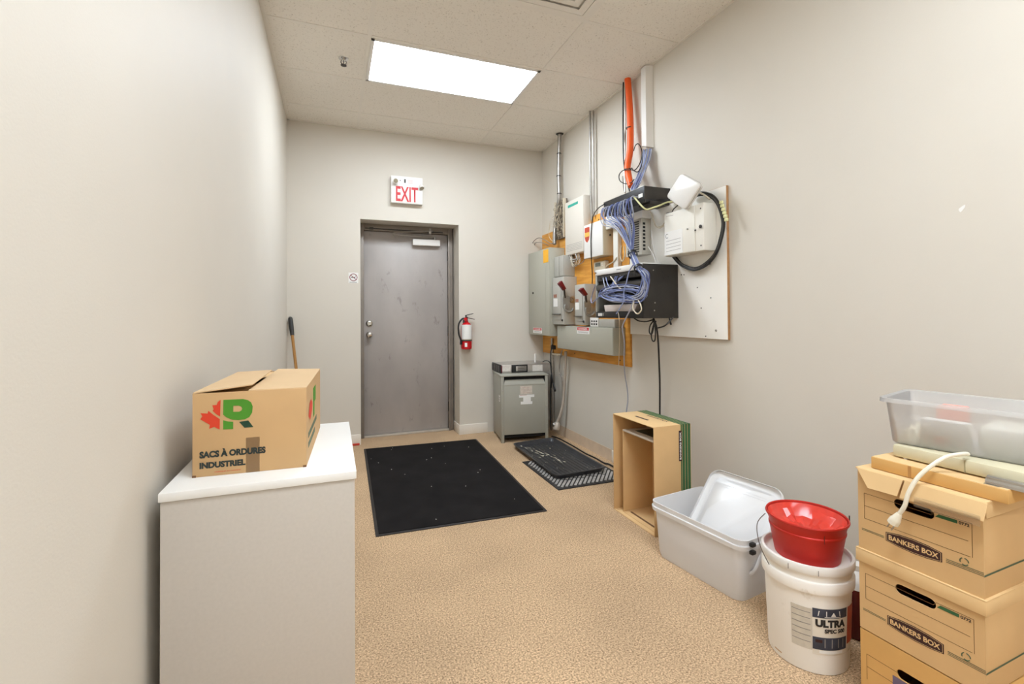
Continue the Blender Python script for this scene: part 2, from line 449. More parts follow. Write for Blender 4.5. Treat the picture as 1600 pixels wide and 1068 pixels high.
# supply-air diffuser
t = thing('ceiling_vent', 'square stepped white air diffuser at top edge of ceiling', 'vent', (X0 + .915, Y0 - .305, ZC))
def ring(b, cx, cy, h0, h1, z0, z1, th):
    for (sx, sy) in ((1, 0), (-1, 0), (0, 1), (0, -1)):
        q = [(h0, z0), (h1, z1)]
        pts = []
        for h, z in q:
            if sx: pts.append([(cx + sx * h, cy - h, z), (cx + sx * h, cy + h, z)])
            else: pts.append([(cx - h, cy + sy * h, z), (cx + h, cy + sy * h, z)])
        A, B, C_, D = pts[0][0], pts[0][1], pts[1][1], pts[1][0]
        up = V((0, 0, th))
        b.hexa([V(A), V(B), V(C_), V(D), V(A) + up, V(B) + up, V(C_) + up, V(D) + up])
cx, cy = X0 + .915, Y0 - .305
b = MB(); ring(b, cx, cy, .292, .262, ZC - .006, ZC - .006, .004); b.build('frame', m_tbar, t, smooth=0)
for h in (.255, .195, .135, .075):
    b = MB(); ring(b, cx, cy, h, h - .05, ZC - .009, ZC - .028 + .012, .003); b.build('louvre', m_tbar, t, smooth=0)
MB().box(cx - .03, cx + .03, cy - .03, cy + .03, ZC - .012, ZC - .008, .001).build('centre_plate', m_tbar, t)
# sprinkler
t = thing('fire_sprinkler', 'small chrome fire sprinkler head hanging from ceiling tile', 'sprinkler', (.072, 3.445, ZC))
MB().lathe([(0, 0), (.034, 0), (.032, -.005), (.014, -.008), (.014, -.02), (0, -.02)], (.072, 3.445, ZC), seg=24).build('escutcheon', m_chrome, t)
b = MB()
for sx in (-1, 1): b.tube([(.072 + sx * .012, 3.445, ZC - .015), (.072 + sx * .018, 3.445, ZC - .03), (.072 + sx * .004, 3.445, ZC - .048)], .003, 6, 4)
b.cyl((.072, 3.445, ZC - .02), (.072, 3.445, ZC - .045), .003)
b.build('frame_arms', m_dark, t)
MB().lathe([(0, -.048), (.02, -.048), (.02, -.051), (0, -.051)], (.072, 3.445, ZC), seg=20).build('deflector', m_dark, t)

# ---------------------------------------------------------------- back wall things
fb = Fr((0, YB, 0), (1, 0, 0), (0, 0, 1))
ES = YB - .055
q0 = at(611, 273.5, Y=ES); q1 = at(660.5, 319.5, Y=ES)
ex0, ex1, ez0, ez1 = q0.x, q1.x, q1.z, q0.z
t = thing('exit_sign', 'white exit sign with red letters above the gray door', 'exit sign', ((ex0 + ex1) / 2, YB, ez0))
MB().box(ex0, ex1, ES, YB, ez0, ez1, .003).build('housing', m_white, t)
fe = Fr((ex0, ES, ez0), (1, 0, 0), (0, 0, 1)); W, H = ex1 - ex0, ez1 - ez0
text('lettering', 'EXIT', fe, W * .15, H * .06, W * .70, H * .56, m_red, t, .001, .02)
for nm, fx, fz, ax in (('lamp_head', .15, .80, (-.15, -1, -.25)), ('lamp_head', .94, .74, (.15, -.6, -1))):
    p = fe.p(W * fx, H * fz, .004); ax = V(ax).normalized()
    h = MB().lathe([(0, -.02), (.012, -.018), (.02, .0), (.026, .028), (.022, .03), (0, .024)], p + ax * .018, ax, 20).build(nm, m_white, t)
    MB().lathe([(0, .0295), (.021, .0295), (.021, .031), (0, .033)], p + ax * .018, ax, 20).build('lens', mat('lamp_lens', (170, 162, 140), .2, .3), h)
MB().slab(fe, W * .41, W * .46, H * .76, H * .90, 0, .001).build('test_label', m_dark, t); MB().slab(fe, W * .27, W * .3, H * .82, H * .85, 0, .002).build('test_switch', m_dark, t)
b = MB()
for k in range(3): b.strip(fe, (W * .52, H * (.86 - .05 * k)), (W * .68, H * (.86 - .05 * k)), .006, .0008)
b.build('faded_print', mat('pink_print', (232, 190, 186), .7), t)
# no smoking sticker
q0 = at(544.5, 425.5, Y=YB); q1 = at(560, 442, Y=YB)
sx0, sx1, sz0, sz1 = q0.x, q1.x, q1.z, q0.z
t = thing('no_smoking_sign', 'small square no smoking sticker on wall left of door', 'sign', ((sx0 + sx1) / 2, YB, sz0))
MB().box(sx0, sx1, YB - .0015, YB, sz0, sz1).build('sticker', m_paper, t, smooth=0)
fs = Fr(((sx0 + sx1) / 2, YB - .0015, (sz0 + sz1) / 2 + .004), (1, 0, 0), (0, 0, 1)); r = .036
b = MB()
c = [(math.cos(2 * PI * k / 32), math.sin(2 * PI * k / 32)) for k in range(32)]
b.fill(fs, [[(x * r, y * r) for x, y in c], [(x * r * .82, y * r * .82) for x, y in c]], .0006)
b.strip(fs, (-.024, .022), (.024, -.022), .005, .0006)
b.build('prohibition_ring', mat('maroon_print', (130, 50, 60), .7), t, smooth=0)
b = MB(); b.slab(fs, -.022, .016, -.004, .003, 0, .0004); b.tube([fs.p(.016, .004, .0004), fs.p(.021, .009, .0004), fs.p(.017, .014, .0004), fs.p(.022, .019, .0004)], .0012, 6, 3)
b.build('cigarette', m_ink, t, smooth=0)
b = MB(); b.slab(fs, -.036, .03, -.049, -.045, 0, .0004); b.build('caption_line', m_ink, t, smooth=0)
# fire extinguisher
xc, yc, zb = 1.262, YB - .072, .872
t = thing('fire_extinguisher', 'red fire extinguisher with white label hanging right of door', 'fire extinguisher', (xc, yc, zb))
m_ext = mat('extinguisher_red', (200, 18, 28), .25)
MB().lathe([(0, .008), (.04, .0), (.052, .006), (.054, .02), (.054, .225), (.048, .25), (.03, .268), (.018, .275), (.018, .29), (0, .29)], (xc, yc, zb), seg=32).build('cylinder', m_ext, t)
def cpatch(c, r, a0, a1, z0, z1, n=14):
    b = MB(); vs = []
    for k in range(n + 1):
        a = math.radians(a0 + (a1 - a0) * k / n)
        vs.append([b.bm.verts.new((c[0] + r * math.cos(a), c[1] + r * math.sin(a), z)) for z in (z0, z1)])
    for k in range(n): b.bm.faces.new([vs[k][0], vs[k + 1][0], vs[k + 1][1], vs[k][1]])
    return b
cpatch((xc, yc), .0547, 190, 330, zb + .105, zb + .25).build('label', m_paper, t, label='white instruction label', smooth=60)
cpatch((xc, yc), .0549, 190, 330, zb + .085, zb + .104).build('class_strip', mat('tan_strip', (190, 180, 150), .6), t, smooth=60)
cpatch((xc, yc), .0551, 236, 262, zb + .028, zb + .068, 5).build('badge', m_paper, t, smooth=60)
b = MB(); b.box(xc - .012, xc + .012, yc - .012, yc + .012, zb + .285, zb + .33, .003)
b.hexa([(xc - .01, yc - .008, zb + .318), (xc + .085, yc - .012, zb + .300), (xc + .085, yc + .012, zb + .300), (xc - .01, yc + .008, zb + .318), (xc - .01, yc - .008, zb + .326), (xc + .085, yc - .012, zb + .306), (xc + .085, yc + .012, zb + .306), (xc - .01, yc + .008, zb + .326)])
b.build('valve', mat('valve_dark', (70, 40, 38), .4, .5), t)
b = MB(); b.hexa([(xc - .012, yc - .008, zb + .338), (xc + .07, yc - .012, zb + .358), (xc + .07, yc + .012, zb + .358), (xc - .012, yc + .008, zb + .338), (xc - .012, yc - .008, zb + .346), (xc + .07, yc - .012, zb + .364), (xc + .07, yc + .012, zb + .364), (xc - .012, yc + .008, zb + .346)])
b.cyl((xc - .004, yc, zb + .32), (xc - .004, yc, zb + .345), .008); b.build('squeeze_lever', m_dark, t)
MB().lathe([(0, 0), (.017, 0), (.017, .012), (0, .012)], (xc - .012, yc - .02, zb + .305), (-.5, -1, 0), 16).build('gauge', m_ext, t)
b = MB(); b.tube([(xc - .01, yc, zb + .312), (xc - .05, yc - .01, zb + .305), (xc - .085, yc - .015, zb + .25), (xc - .085, yc - .02, zb + .16), (xc - .066, yc - .02, zb + .10), (xc - .062, yc - .02, zb + .07)], .009, 10, 6)
h = b.build('hose', m_black, t)
MB().tube([(xc - .062, yc - .02, zb + .10), (xc - .062, yc - .02, zb + .05)], lambda u: .011 + .003 * u, 10, 1).build('nozzle', m_black, h)
b = MB(); b.box(xc - .02, xc + .02, yc + .05, YB, zb + .05, zb + .30, .002)
for z in (.085,): b.lathe([(.0545, z), (.056, z), (.056, z + .012), (.0545, z + .012)], (xc, yc, zb), seg=28, closed=True)
b.build('wall_bracket', m_dark, t)
# red scrap at the baseboard left of the door
q = at(553, 684, Y=YB - .014)
tag(MB().box(q.x - .055, q.x + .05, YB - .026, YB - .0135, .001, .02, .003).build('tape_scrap', mat('red_scrap', (196, 62, 44), .7)), 'scrap of red tape on floor at the baseboard left of door', 'tape')
# long-handled tool in the corner
p0 = V((XL + .028, YB - .03, 1.215)); p1 = at(463, 578, Y=YB - .17); d = (p1 - p0).normalized()
end = p0 + d * (p0.z - .012) / -d.z
t = thing('broom', 'tan pole with black grip leaning in the far left corner', 'broom', end)
MB().cyl(p0 + d * .16, end, .0125, 14).build('pole', mat('tan_pole', (168, 118, 52), .45, var=.08, vs=30), t)
b = MB(); b.tube([p0 + d * .01, p0 + d * .03, p0 + d * .10, p0 + d * .175], lambda u: .016 + .004 * math.sin(PI * u), 14, 3); g = b.build('grip', mat('grip_black', (44, 42, 40), .5), t)
MB().tube([p0 + d * .012 + V((.012 * math.cos(a), 0, .012 * math.sin(a))) for a in [2 * PI * k / 10 for k in range(10)]], .004, 6, 1, True).build('hanging_eye', m_steel, g)

# ---------------------------------------------------------------- white cabinet with carton
CX0, CX1, CY0, CY1, CZ1 = -.362, .054, 1.252, 1.842, .83
t = thing('storage_cabinet', 'pale melamine cabinet with white top standing by the left wall', 'cabinet', ((CX0 + CX1) / 2, (CY0 + CY1) / 2, 0))
MB().box(CX0 + .003, CX1 - .004, CY0 + .004, CY1 - .004, 0, CZ1 - .02, .0015).build('body', m_cabinet, t)
MB().box(CX0, CX1, CY0, CY1, CZ1 - .02, CZ1, .0015).build('top_panel', m_cabtop, t)

# garbage-bag carton on the cabinet
A = V((-.320, 1.346, CZ1)); B = V((-.0655, 1.3335, CZ1))
ux = (B - A).normalized(); uyd = V((-ux.y, ux.x, 0)); W = (B - A).length; D = .455; H = .203
fc = Fr(A, ux, (0, 0, 1))            # printed front, facing the camera
t = thing('cardboard_carton', 'printed brown carton with loose top flaps on the white cabinet', 'box', A + ux * W / 2 + uyd * D / 2, math.atan2(ux.y, ux.x))
fz = Fr(A, ux, uyd)                  # floor plan of the carton, n = up
b = MB(); th = .004
b.slab(fz, 0, W, 0, th, 0, H, .0015); b.slab(fz, 0, W, D - th, D, 0, H, .0015)
b.slab(fz, 0, th, th, D - th, 0, H); b.slab(fz, W - th, W, th, D - th, 0, H); b.slab(fz, th, W - th, th, D - th, 0, th)
b.build('body', mat('carton_card', (202, 164, 116), .8, var=.035, vs=9), t)
b = MB(); b.slab(fz, th, W - th, th, D * .36, H - .006, H - .003); b.slab(fz, th, W - th, D * .66, D - th, H - .006, H - .003)
b.build('inner_flap', m_cardl, t)
def flapq(pts, thk):
    b = MB(); p = [fz.p(*q) for q in pts]; up = V((0, 0, thk)); b.hexa(p + [q + up for q in p], .0008, 1); return b
flapq([(0, .004, H - .001), (W * .50, .014, H + .012), (W * .50, D * .66, H + .017), (0, D - .004, H - .001)], .0035).build('top_flap', mat('carton_flap', (214, 182, 140), .8, var=.03, vs=8), t)
flapq([(W * .475, .002, H - .0005), (W, .002, H - .001), (W, D - .002, H - .001), (W * .475, D - .002, H + .0035)], .0035).build('top_flap', mat('carton_flap', (214, 182, 140), .8, var=.03, vs=8), t)
def fpx(x, y):
    s = (x - 57) / (1064 - 57); yt = 250 - 28 * s; yb = 995 - 87 * s
    return s * W, (1 - (y - yt) / (yb - yt)) * H
m_lred = mat('leaf_red', (214, 62, 32), .7); m_lgreen = mat('letter_green', (74, 142, 34), .7); m_ldark = mat('letter_dark_green', (24, 62, 42), .7)
up_leaf = [(296, 308), (272, 326), (262, 352), (226, 354), (238, 390), (228, 402), (262, 436), (292, 456)]
lo_leaf = [(126, 422), (142, 450), (124, 476), (205, 526), (200, 562), (242, 546), (288, 570), (290, 478), (236, 440), (192, 402), (186, 426)]
b = MB()
for lp in (up_leaf, lo_leaf): b.fill(fc, [[fpx(*q) for q in lp]], .0008)
b.build('leaf_logo', m_lred, t, smooth=0)
R_out = [(320, 308), (490, 305), (530, 314), (560, 335), (575, 372), (570, 425), (545, 465), (505, 484), (450, 490), (395, 485), (350, 466), (318, 440)]
R_in = [(405, 362), (452, 362), (474, 372), (484, 388), (476, 405), (455, 416), (405, 416)]
b = MB(); b.fill(fc, [[fpx(*q) for q in R_out], [fpx(*q) for q in R_in]], .0008)
b.fill(fc, [[fpx(*q) for q in [(318, 488), (360, 500), (404, 504), (404, 568), (318, 570)]]], .0008); b.build('letter_logo', m_lgreen, t, smooth=0)
b = MB(); b.fill(fc, [[fpx(*q) for q in [(456, 506), (536, 494), (582, 554), (502, 558)]]], .0008); b.build('letter_leg', m_ldark, t, smooth=0)
m_btxt = mat('carton_ink', (38, 48, 44), .75)
for s, x0, x1, yt, yb in (('SACS À ORDURES', 118, 690, 765, 824), ('INDUSTRIEL', 118, 512, 862, 918)):
    a = fpx(x0, yb); c2 = fpx(x1, yb - (x1 - x0) * .055); h = fpx(x0, yt)[1] - a[1]
    text('lettering', s, fc, a[0], a[1], c2[0] - a[0], h * (1.25 if 'À' in s else 1), m_btxt, t, .0008, .055)
a = fpx(247, 950); c2 = fpx(470, 940)
text('lettering', 'FABRIQUÉ AU CANADA', fc, a[0], a[1], c2[0] - a[0], .0036, m_lred, t, .0008, .01)
m_otape = plastic('packing_tape', (200, 160, 112), .90, .2)
b = MB(); a = fpx(436, 930); c2 = fpx(636, 640); b.slab(fc, a[0] + .02, c2[0], .0, c2[1], .0001, .0004); b.build('packing_tape', m_otape, t)
fr2 = Fr(fz.p(W, 0, 0), uyd, (0, 0, 1))
b = MB(); b.fill(fr2, [[(.05, .12), (.10, .10), (.15, .12), (.16, .14), (.12, .155), (.08, .15)]], .0008); b.build('leaf_logo', m_lred, t, smooth=0)
b = MB(); b.slab(fr2, .19, .23, .09, .175, 0, .0006); b.slab(fr2, .23, .27, .13, .175, 0, .0006); b.build('letter_logo', m_lgreen, t, smooth=0)
for a0, a1, z in ((.05, .30, .062), (.05, .24, .036)): MB().slab(fr2, a0, a1, z, z + .014, 0, .0006).build('worn_print', mat('worn_green_print', (92, 104, 78), .75, var=.45, vs=90), t, smooth=0)
for a in (0, W - .008): MB().slab(fc, a, a + .008, 0, .005, -.001, .001).build('worn_corner', m_cardedge, t)

# ---------------------------------------------------------------- floor mat, boot tray, rubber mat
m_mat = mat('mat_pile', (33, 31, 31), .95, var=.22, vs=5, bump=.5, bs=300, spec=.1, dirt=((120, 116, 112), 22, .70, .78))
m_matedge = mat('mat_rubber', (38, 33, 31), .6)
c = [at(568.5, 700, Z=.01), at(587, 836, Z=.01), at(855, 796, Z=.01), at(744, 684.5, Z=.01)]   # far-left, near-left, near-right, far-right
t = thing('floor_mat', 'large black entrance mat on the carpet before the door', 'mat', ((c[0] + c[2]) / 2)[:2] + (0,))
def quad_prism(cs, z0, z1, ins=0.0):
    m = sum((V(q) for q in cs), V()) / 4; cc = []
    for q in cs:
        dd = V(q) - m; cc.append(V((m.x + dd.x - math.copysign(ins, dd.x), m.y + dd.y - math.copysign(ins, dd.y), 0)))
    return [(q.x, q.y, z0) for q in cc] + [(q.x, q.y, z1) for q in cc]
MB().hexa(quad_prism(c, 0, .005), .0015).build('rubber_border', m_matedge, t)
MB().hexa(quad_prism(c, .003, .0095, .018), .002).build('pile', m_mat, t)
rng = random.Random(3); m0 = sum(c, V()) / 4
b = MB()
for k in range(18):
    x = m0.x + rng.uniform(-.47, .47); y = m0.y + rng.uniform(-.85, .85); s = rng.uniform(.0015, .0032)
    b.box(x - s, x + s, y - s, y + s, .0095, .011)
o = b.build('lint', mat('lint_white', (214, 210, 200), .9), t); o['kind'] = 'stuff'
# rubber mat under the tray
tx0, tx1, ty0, ty1 = 1.455, 2.03, 2.95, 3.62
t = thing('rubber_mat', 'thin gray ribbed rubber mat lying under the black boot tray', 'mat', ((tx0 + tx1) / 2, (ty0 + ty1) / 2, 0))
m_rub = mat('rubber_black', (36, 34, 34), .5)
MB().box(tx0, tx1, ty0, ty1, 0, .007, .003).build('base', m_rub, t)
b = MB()
fm = Fr(((tx0 + tx1) / 2, (ty0 + ty1) / 2, .007), (1, 0, 0), (0, 1, 0))
hx, hy = (tx1 - tx0) / 2 - .02, (ty1 - ty0) / 2 - .02
for k in range(-32, 33):
    # diagonal ribs clipped to the mat
    c0 = k * .044; pts = []
    for sgn in (-1, 1):
        pass
    xs = [x for x in (max(-hx, (-hy - c0) / 1.25), min(hx, (hy - c0) / 1.25))]
    if xs[1] - xs[0] < .04: continue
    n = max(1, int((xs[1] - xs[0]) / .09)); 
    for j in range(n):
        xa = xs[0] + (xs[1] - xs[0]) * (j + .06) / n; xb = xs[0] + (xs[1] - xs[0]) * (j + .94) / n
        dx, dy = .0065, -.0055
        ya, yb2 = 1.25 * xa + c0, 1.25 * xb + c0
        b.poly(fm, [(xa - dx, ya - dy), (xa + dx, ya + dy), (xb + dx, yb2 + dy), (xb - dx, yb2 - dy)], 0, .003)
b.build('ribs', mat('worn_rib_gray', (176, 172, 168), .5, .2, var=.3, vs=25), t)
# boot tray
m_tray = mat('tray_black', (52, 52, 55), .34, var=.25, vs=9, bump=.15, bs=40)
tc = [V((1.528, 4.045)), V((1.972, 4.095)), V((1.962, 3.135)), V((1.512, 3.105))]
ctr = sum(tc, V((0, 0))) / 4
t = thing('boot_tray', 'black plastic boot tray with raised rim beside the gray transformer', 'tray', (ctr.x, ctr.y, .010))
def rounded_loop(cs, ins, r, z, seg=5):
    m = sum(cs, V((0, 0))) / len(cs); out = []; k = len(cs)
    pts = []
    for q in cs:
        dd = q - m; pts.append(V((q.x - math.copysign(ins, dd.x), q.y - math.copysign(ins, dd.y))))
    for i in range(k):
        p, a, c_ = pts[i], pts[i - 1], pts[(i + 1) % k]
        d0 = (a - p).normalized() * r; d1 = (c_ - p).normalized() * r
        for j in range(seg + 1):
            u = j / seg; q = (1 - u) ** 2 * (p + d0) + 2 * u * (1 - u) * p + u * u * (p + d1)
            out.append((q.x, q.y, z))
    return out
def loft(loops, name, m, parent, close_bottom=True, close_top=True, smooth=45, closed_ring=False, **props):
    b = MB(); R = [[b.bm.verts.new(q) for q in lp] for lp in loops]; k = len(R[0])
    prs = list(zip(R, R[1:])) + ([(R[-1], R[0])] if closed_ring else [])
    for A_, B_ in prs:
        for j in range(k): b.bm.faces.new([A_[j], A_[(j + 1) % k], B_[(j + 1) % k], B_[j]])
    if close_bottom and not closed_ring: b.bm.faces.new(R[0])
    if close_top and not closed_ring: b.bm.faces.new(R[-1])
    return b.build(name, m, parent, smooth, **props)
z = .0105
loft([rounded_loop(tc, .018, .05, z), rounded_loop(tc, .006, .055, z + .026), rounded_loop(tc, 0, .055, z + .030), rounded_loop(tc, 0, .055, z + .034), rounded_loop(tc, .014, .05, z + .034), rounded_loop(tc, .026, .045, z + .008), rounded_loop(tc, .034, .04, z + .005)], 'pan', m_tray, t)
b = MB()
fb_ = Fr((ctr.x, ctr.y, z + .005), (1, 0, 0), (0, 1, 0))
for k in range(11):
    x = -.17 + .034 * k; b.poly(fb_, [(x - .003, -.42), (x + .003, -.42), (x + .003, .43), (x - .003, .43)], 0, .002)
b.build('grooves', m_tray, t)
m_scuff = mat('dried_mud', (214, 206, 186), .9, var=.15, vs=40)
b = MB(); rng = random.Random(11)
for k in range(34):
    s = rng.gauss(0, .11); x = -.045 + rng.gauss(0, .035) * (1 - abs(s) * 2.2) - s * .25; L_ = rng.uniform(.015, .06)
    b.poly(fb_, [(x, s + .06 - L_ / 2), (x + rng.uniform(.003, .008), s + .06), (x - L_ * .25, s + .06 + L_ / 2), (x - .006, s + .06)], .0025)
for k in range(40):
    x, y = rng.uniform(-.18, .18), rng.uniform(-.40, .42); q = rng.uniform(.002, .006)
    b.poly(fb_, [(x - q, y), (x, y - q), (x + q, y), (x, y + q * 1.6)], .0026)
o = b.build('mud_stain', m_scuff, t, smooth=0); o['kind'] = 'stuff'

# ---------------------------------------------------------------- transformer with the rack server on it
A = V((1.492, 4.232, 0)); rz = math.radians(-8.5); W, D, H = .462, .41, .640
ux = V((math.cos(rz), math.sin(rz), 0)); uy = V((-math.sin(rz), math.cos(rz), 0))
fz = Fr(A, ux, uy); ff = Fr(A, ux, (0, 0, 1)); fl = Fr(A + uy * D, -uy, (0, 0, 1))
t = thing('transformer', 'gray floor-standing electrical transformer in the back right corner', 'transformer', A + ux * W / 2 + uy * D / 2, rz)
m_in = mat('vent_shade_paint', (16, 15, 14), .9)
b = MB()
b.slab(fz, 0, W, D - .004, D, .03, H - .012); b.slab(fz, 0, .004, 0, D, .028, H - .012, .001); b.slab(fz, W - .004, W, 0, D, .028, H - .012, .001)
b.build('housing', m_tgray, t)
MB().slab(fz, .005, W - .005, .026, .03, .04, H - .013).build('interior_shade', m_in, t, smooth=0)  # near-black sheet, paints the shade inside the vent openings
b = MB(); b.slab(fz, .028, W - .028, -.003, .002, .075, .552, .0015); b.build('front_panel', m_tgray, t)
b = MB(); fr_h = [(.028, -.003, .555), (W - .028, -.003, .555), (W - .036, -.0, .560), (.036, 0, .560)]
p = [fz.p(.026, -.004, .548), fz.p(W - .026, -.004, .548), fz.p(W - .040, .016, .596), fz.p(.040, .016, .596)]
nn = V((0, 0, .003)); b.hexa([q - uy * .002 for q in p] + [q + uy * .002 for q in p]); b.build('vent_hood', m_tgray, t)
b = MB(); b.slab(fz, -.006, W + .006, -.008, D + .004, H - .012, H, .003); b.build('top_cover', m_tgray, t)
for a in (0, W - .028):
    for c_ in (0, D - .028):
        b = MB(); b.slab(fz, a, a + .028, c_ - (.004 if c_ == 0 else 0), c_ + .004, 0, H - .012, .001)
        b.slab(fz, a if a == 0 else a + .024, a + .004 if a == 0 else a + .028, c_, c_ + .028, 0, .10, .001); b.build('corner_post', m_tgray, t)
for a, zz in [(x, z_) for x in (.014, W - .014) for z_ in (.06, .16, .33, .50)] + [(W / 2, .085)]:
    MB().lathe([(0, 0), (.006, 0), (.005, .004), (0, .005)], ff.p(a, zz, .004), ff.n, 10).build('screw', m_steel, t)
b = MB(); b.slab(ff, .185, .305, .455, .535, .003, .0042); b.build('rating_plate', mat('rating_plate', (206, 196, 184), .5, var=.12, vs=60), t)
b = MB(); b.slab(ff, .175, .325, .424, .450, .003, .0042); b.slab(ff, .215, .29, .385, .424, .003, .0042); b.slab(ff, .19, .305, .358, .385, .003, .0042)
b.build('paper_label', m_paper, t)
b = MB()
for k in range(4): b.strip(ff, (.205, .47 + .016 * k), (.285, .47 + .016 * k), .002, .0048)
b.strip(ff, (.18, .446), (.25, .446), .004, .0048)
b.build('faded_print', mat('rose_print', (196, 150, 140), .8), t)
b = MB(); b.slab(fl, D - .11, D - .06, .38, .44, .0, .001); b.build('side_label', m_paper, t)
b = MB()
for k in range(2):
    for j in range(2): b.slab(fl, D - .10 + .018 * k, D - .09 + .018 * k, .39 + .02 * j, .403 + .02 * j, .001, .0014)
b.build('side_label_print', m_grayink, t)

# server lying on it: bays face the left wall
Zs = H; q0 = at(782, 583.5, Z=Zs); q1 = at(755.7, 573.5, Z=Zs); q2 = at(858, 580, Z=Zs)
A2 = V((q0.x, q0.y, Zs)); ux2 = V((q2.x - q0.x, q2.y - q0.y, 0)).normalized(); uy2 = V((-ux2.y, ux2.x, 0))
Wd = min((q1 - q0).length, .34); Ln = (V((q2.x, q2.y, 0)) - V((q0.x, q0.y, 0))).length; Hs = .083
fz2 = Fr(A2, ux2, uy2); fs2 = Fr(A2, ux2, (0, 0, 1)); fl2 = Fr(A2 + uy2 * Wd, -uy2, (0, 0, 1))
t = thing('rack_server', 'silver and black rack server lying on the gray transformer', 'server', A2 + ux2 * Ln / 2 + uy2 * Wd / 2, math.atan2(ux2.y, ux2.x))
m_silver = mat('server_silver', (190, 184, 178), .35, .6, var=.08, vs=20)
b = MB(); b.slab(fz2, .012, Ln, 0, Wd, .001, Hs, .002); b.build('chassis', m_silver, t)
b = MB(); b.slab(fz2, 0, .012, -.004, Wd + .004, .001, Hs + .001, .002); bz = b.build('bezel', m_black, t, label='black front bezel')
b = MB()
for k in range(4): b.slab(fl2, .02 + k * (Wd - .03) / 4, .01 + (k + 1) * (Wd - .03) / 4, .012, Hs - .012, .0, .003, .001)
b.build('drive_bay', mat('bay_gray', (60, 54, 54), .4, .3), bz)
b = MB(); b.slab(fs2, .004, .018, .006, Hs - .006, .0, .004, .001); b.build('release_tab', mat('maroon_tab', (96, 26, 40), .4), bz)
b = MB(); b.slab(fs2, Ln * .22, Ln * .55, .004, Hs - .002, 0, .004, .002); fan = b.build('power_module', m_black, t)
b = MB(); b.slab(fs2, Ln * .31, Ln * .52, .018, Hs - .016, .004, .007, .002)
b.build('module_plate', m_silver, fan)
b = MB()
for k in range(5): b.slab(fs2, Ln * .34, Ln * .51, .022 + .009 * k, .026 + .009 * k, .007, .008)
b.build('vent_slots', m_black, fan)
for a0, a1, h0, h1 in ((.03, .2, .02, .06), (.65, .86, .01, Hs - .012)): MB().slab(fs2, Ln * a0, Ln * a1, h0, h1, 0, .0012).build('spec_label', mat('label_white', (222, 216, 208), .6, var=.08, vs=50), t)
q = at(836, 566, Z=Zs + Hs)
tag(MB().cyl((q.x, q.y, Zs + Hs + .001), (q.x + .002, q.y, Zs + Hs + .09), .009, 12).build('plastic_tube', m_white), 'short white plastic tube standing upright on the rack server', 'tube')

# ---------------------------------------------------------------- boards on the right wall
RB = XR - .018
t = thing('plywood_board', 'orange varnished plywood board behind the gray electrical boxes', 'board', (XR - .009, 3.86, .81))
MB().box(RB, XR - .0005, 3.062, 4.672, .81, 2.08, .0015).build('panel', m_wood, t)
for y, z in ((3.2, .85), (3.95, .85), (3.5, 2.03)):
    MB().lathe([(0, 0), (.007, 0), (.005, .003), (0, .004)], (RB, y, z), (-1, 0, 0), 10).build('screw', m_dark, t)
t = thing('white_board', 'white painted plywood backing board on right wall behind the black rack', 'board', (XR - .009, 2.58, 1.065))
MB().box(RB, XR - .0005, 2.100, 3.056, 1.064, 1.962, .001).build('core', m_ply, t)
MB().box(RB - .0008, RB + .001, 2.1015, 3.0545, 1.0655, 1.9605).build('painted_face', m_board, t, smooth=0)
for u, v in ((1119, 516), (1090, 449), (1103, 525), (1065, 429), (1069, 429), (1111, 465), (1096, 481)):
    q = at(u, v, X=RB); r = .008 if u == 1119 else .004
    MB().lathe([(0, 0), (r, 0), (r * .8, .003), (0, .004)], (RB - .0008, q.y, q.z), (-1, 0, 0), 10).build('screw', m_dark if u != 1119 else m_steel, t)

def FX(y, z, X): return Fr((X, y, z), (0, -1, 0), (0, 0, 1))     # face looking at -X, s runs towards the camera

def danger(parent, fr, s0, t0, w, h):
    MB().slab(fr, s0, s0 + w, t0, t0 + h, 0, .001).build('warning_label', m_paper, parent, smooth=0)
    MB().slab(fr, s0 + w * .04, s0 + w * .96, t0 + h * .52, t0 + h * .96, .001, .0016).build('warning_band', m_red, parent, smooth=0)
    text('lettering', 'DANGER', fr, s0 + w * .14, t0 + h * .60, w * .72, h * .28, m_paper, parent, .0022, .02)
    for k in (.16, .3): MB().strip(fr, (s0 + w * .1, t0 + h * k), (s0 + w * .9, t0 + h * k), h * .05, .0014).build('fine_print', m_grayink, parent, smooth=0)

# breaker panel
PX, py0, py1, pz0, pz1 = 1.965, 4.14, 4.665, 1.008, 1.872
t = thing('breaker_panel', 'tall gray breaker panel nearest the back corner on right wall', 'electrical panel', (2.05, 4.4, pz0))
MB().box(PX + .006, RB - .0005, py0, py1, pz0, pz1, .002).build('enclosure', m_egray, t)
fp = FX(py1, pz0, PX + .006); W, H = py1 - py0, pz1 - pz0
cv = MB().slab(fp, .004, W - .004, .004, H - .004, 0, .006, .003).build('cover', m_egray, t)
dr = MB().slab(fp, .05, W - .09, .05, H - .05, .006, .008, .001).build('door', m_egray, t)
MB().lathe([(0, 0), (.012, 0), (.012, .006), (0, .008)], fp.p(.13, H * .505, .008), fp.n, 14).build('latch', m_dark, dr)
a = onp(850, 391, fp); c2 = onp(858, 409, fp)
MB().slab(fp, a[0], min(c2[0], W - .01), c2[1], a[1], .0085, .0095).build('yellow_sticker', m_yellow, t, smooth=0)
a = onp(834.5, 514.5, fp); c2 = onp(848, 521, fp)
danger(t, Fr(fp.p(0, 0, .0085), fp.ux, fp.uy), a[0], .02, c2[0] - a[0], .055)

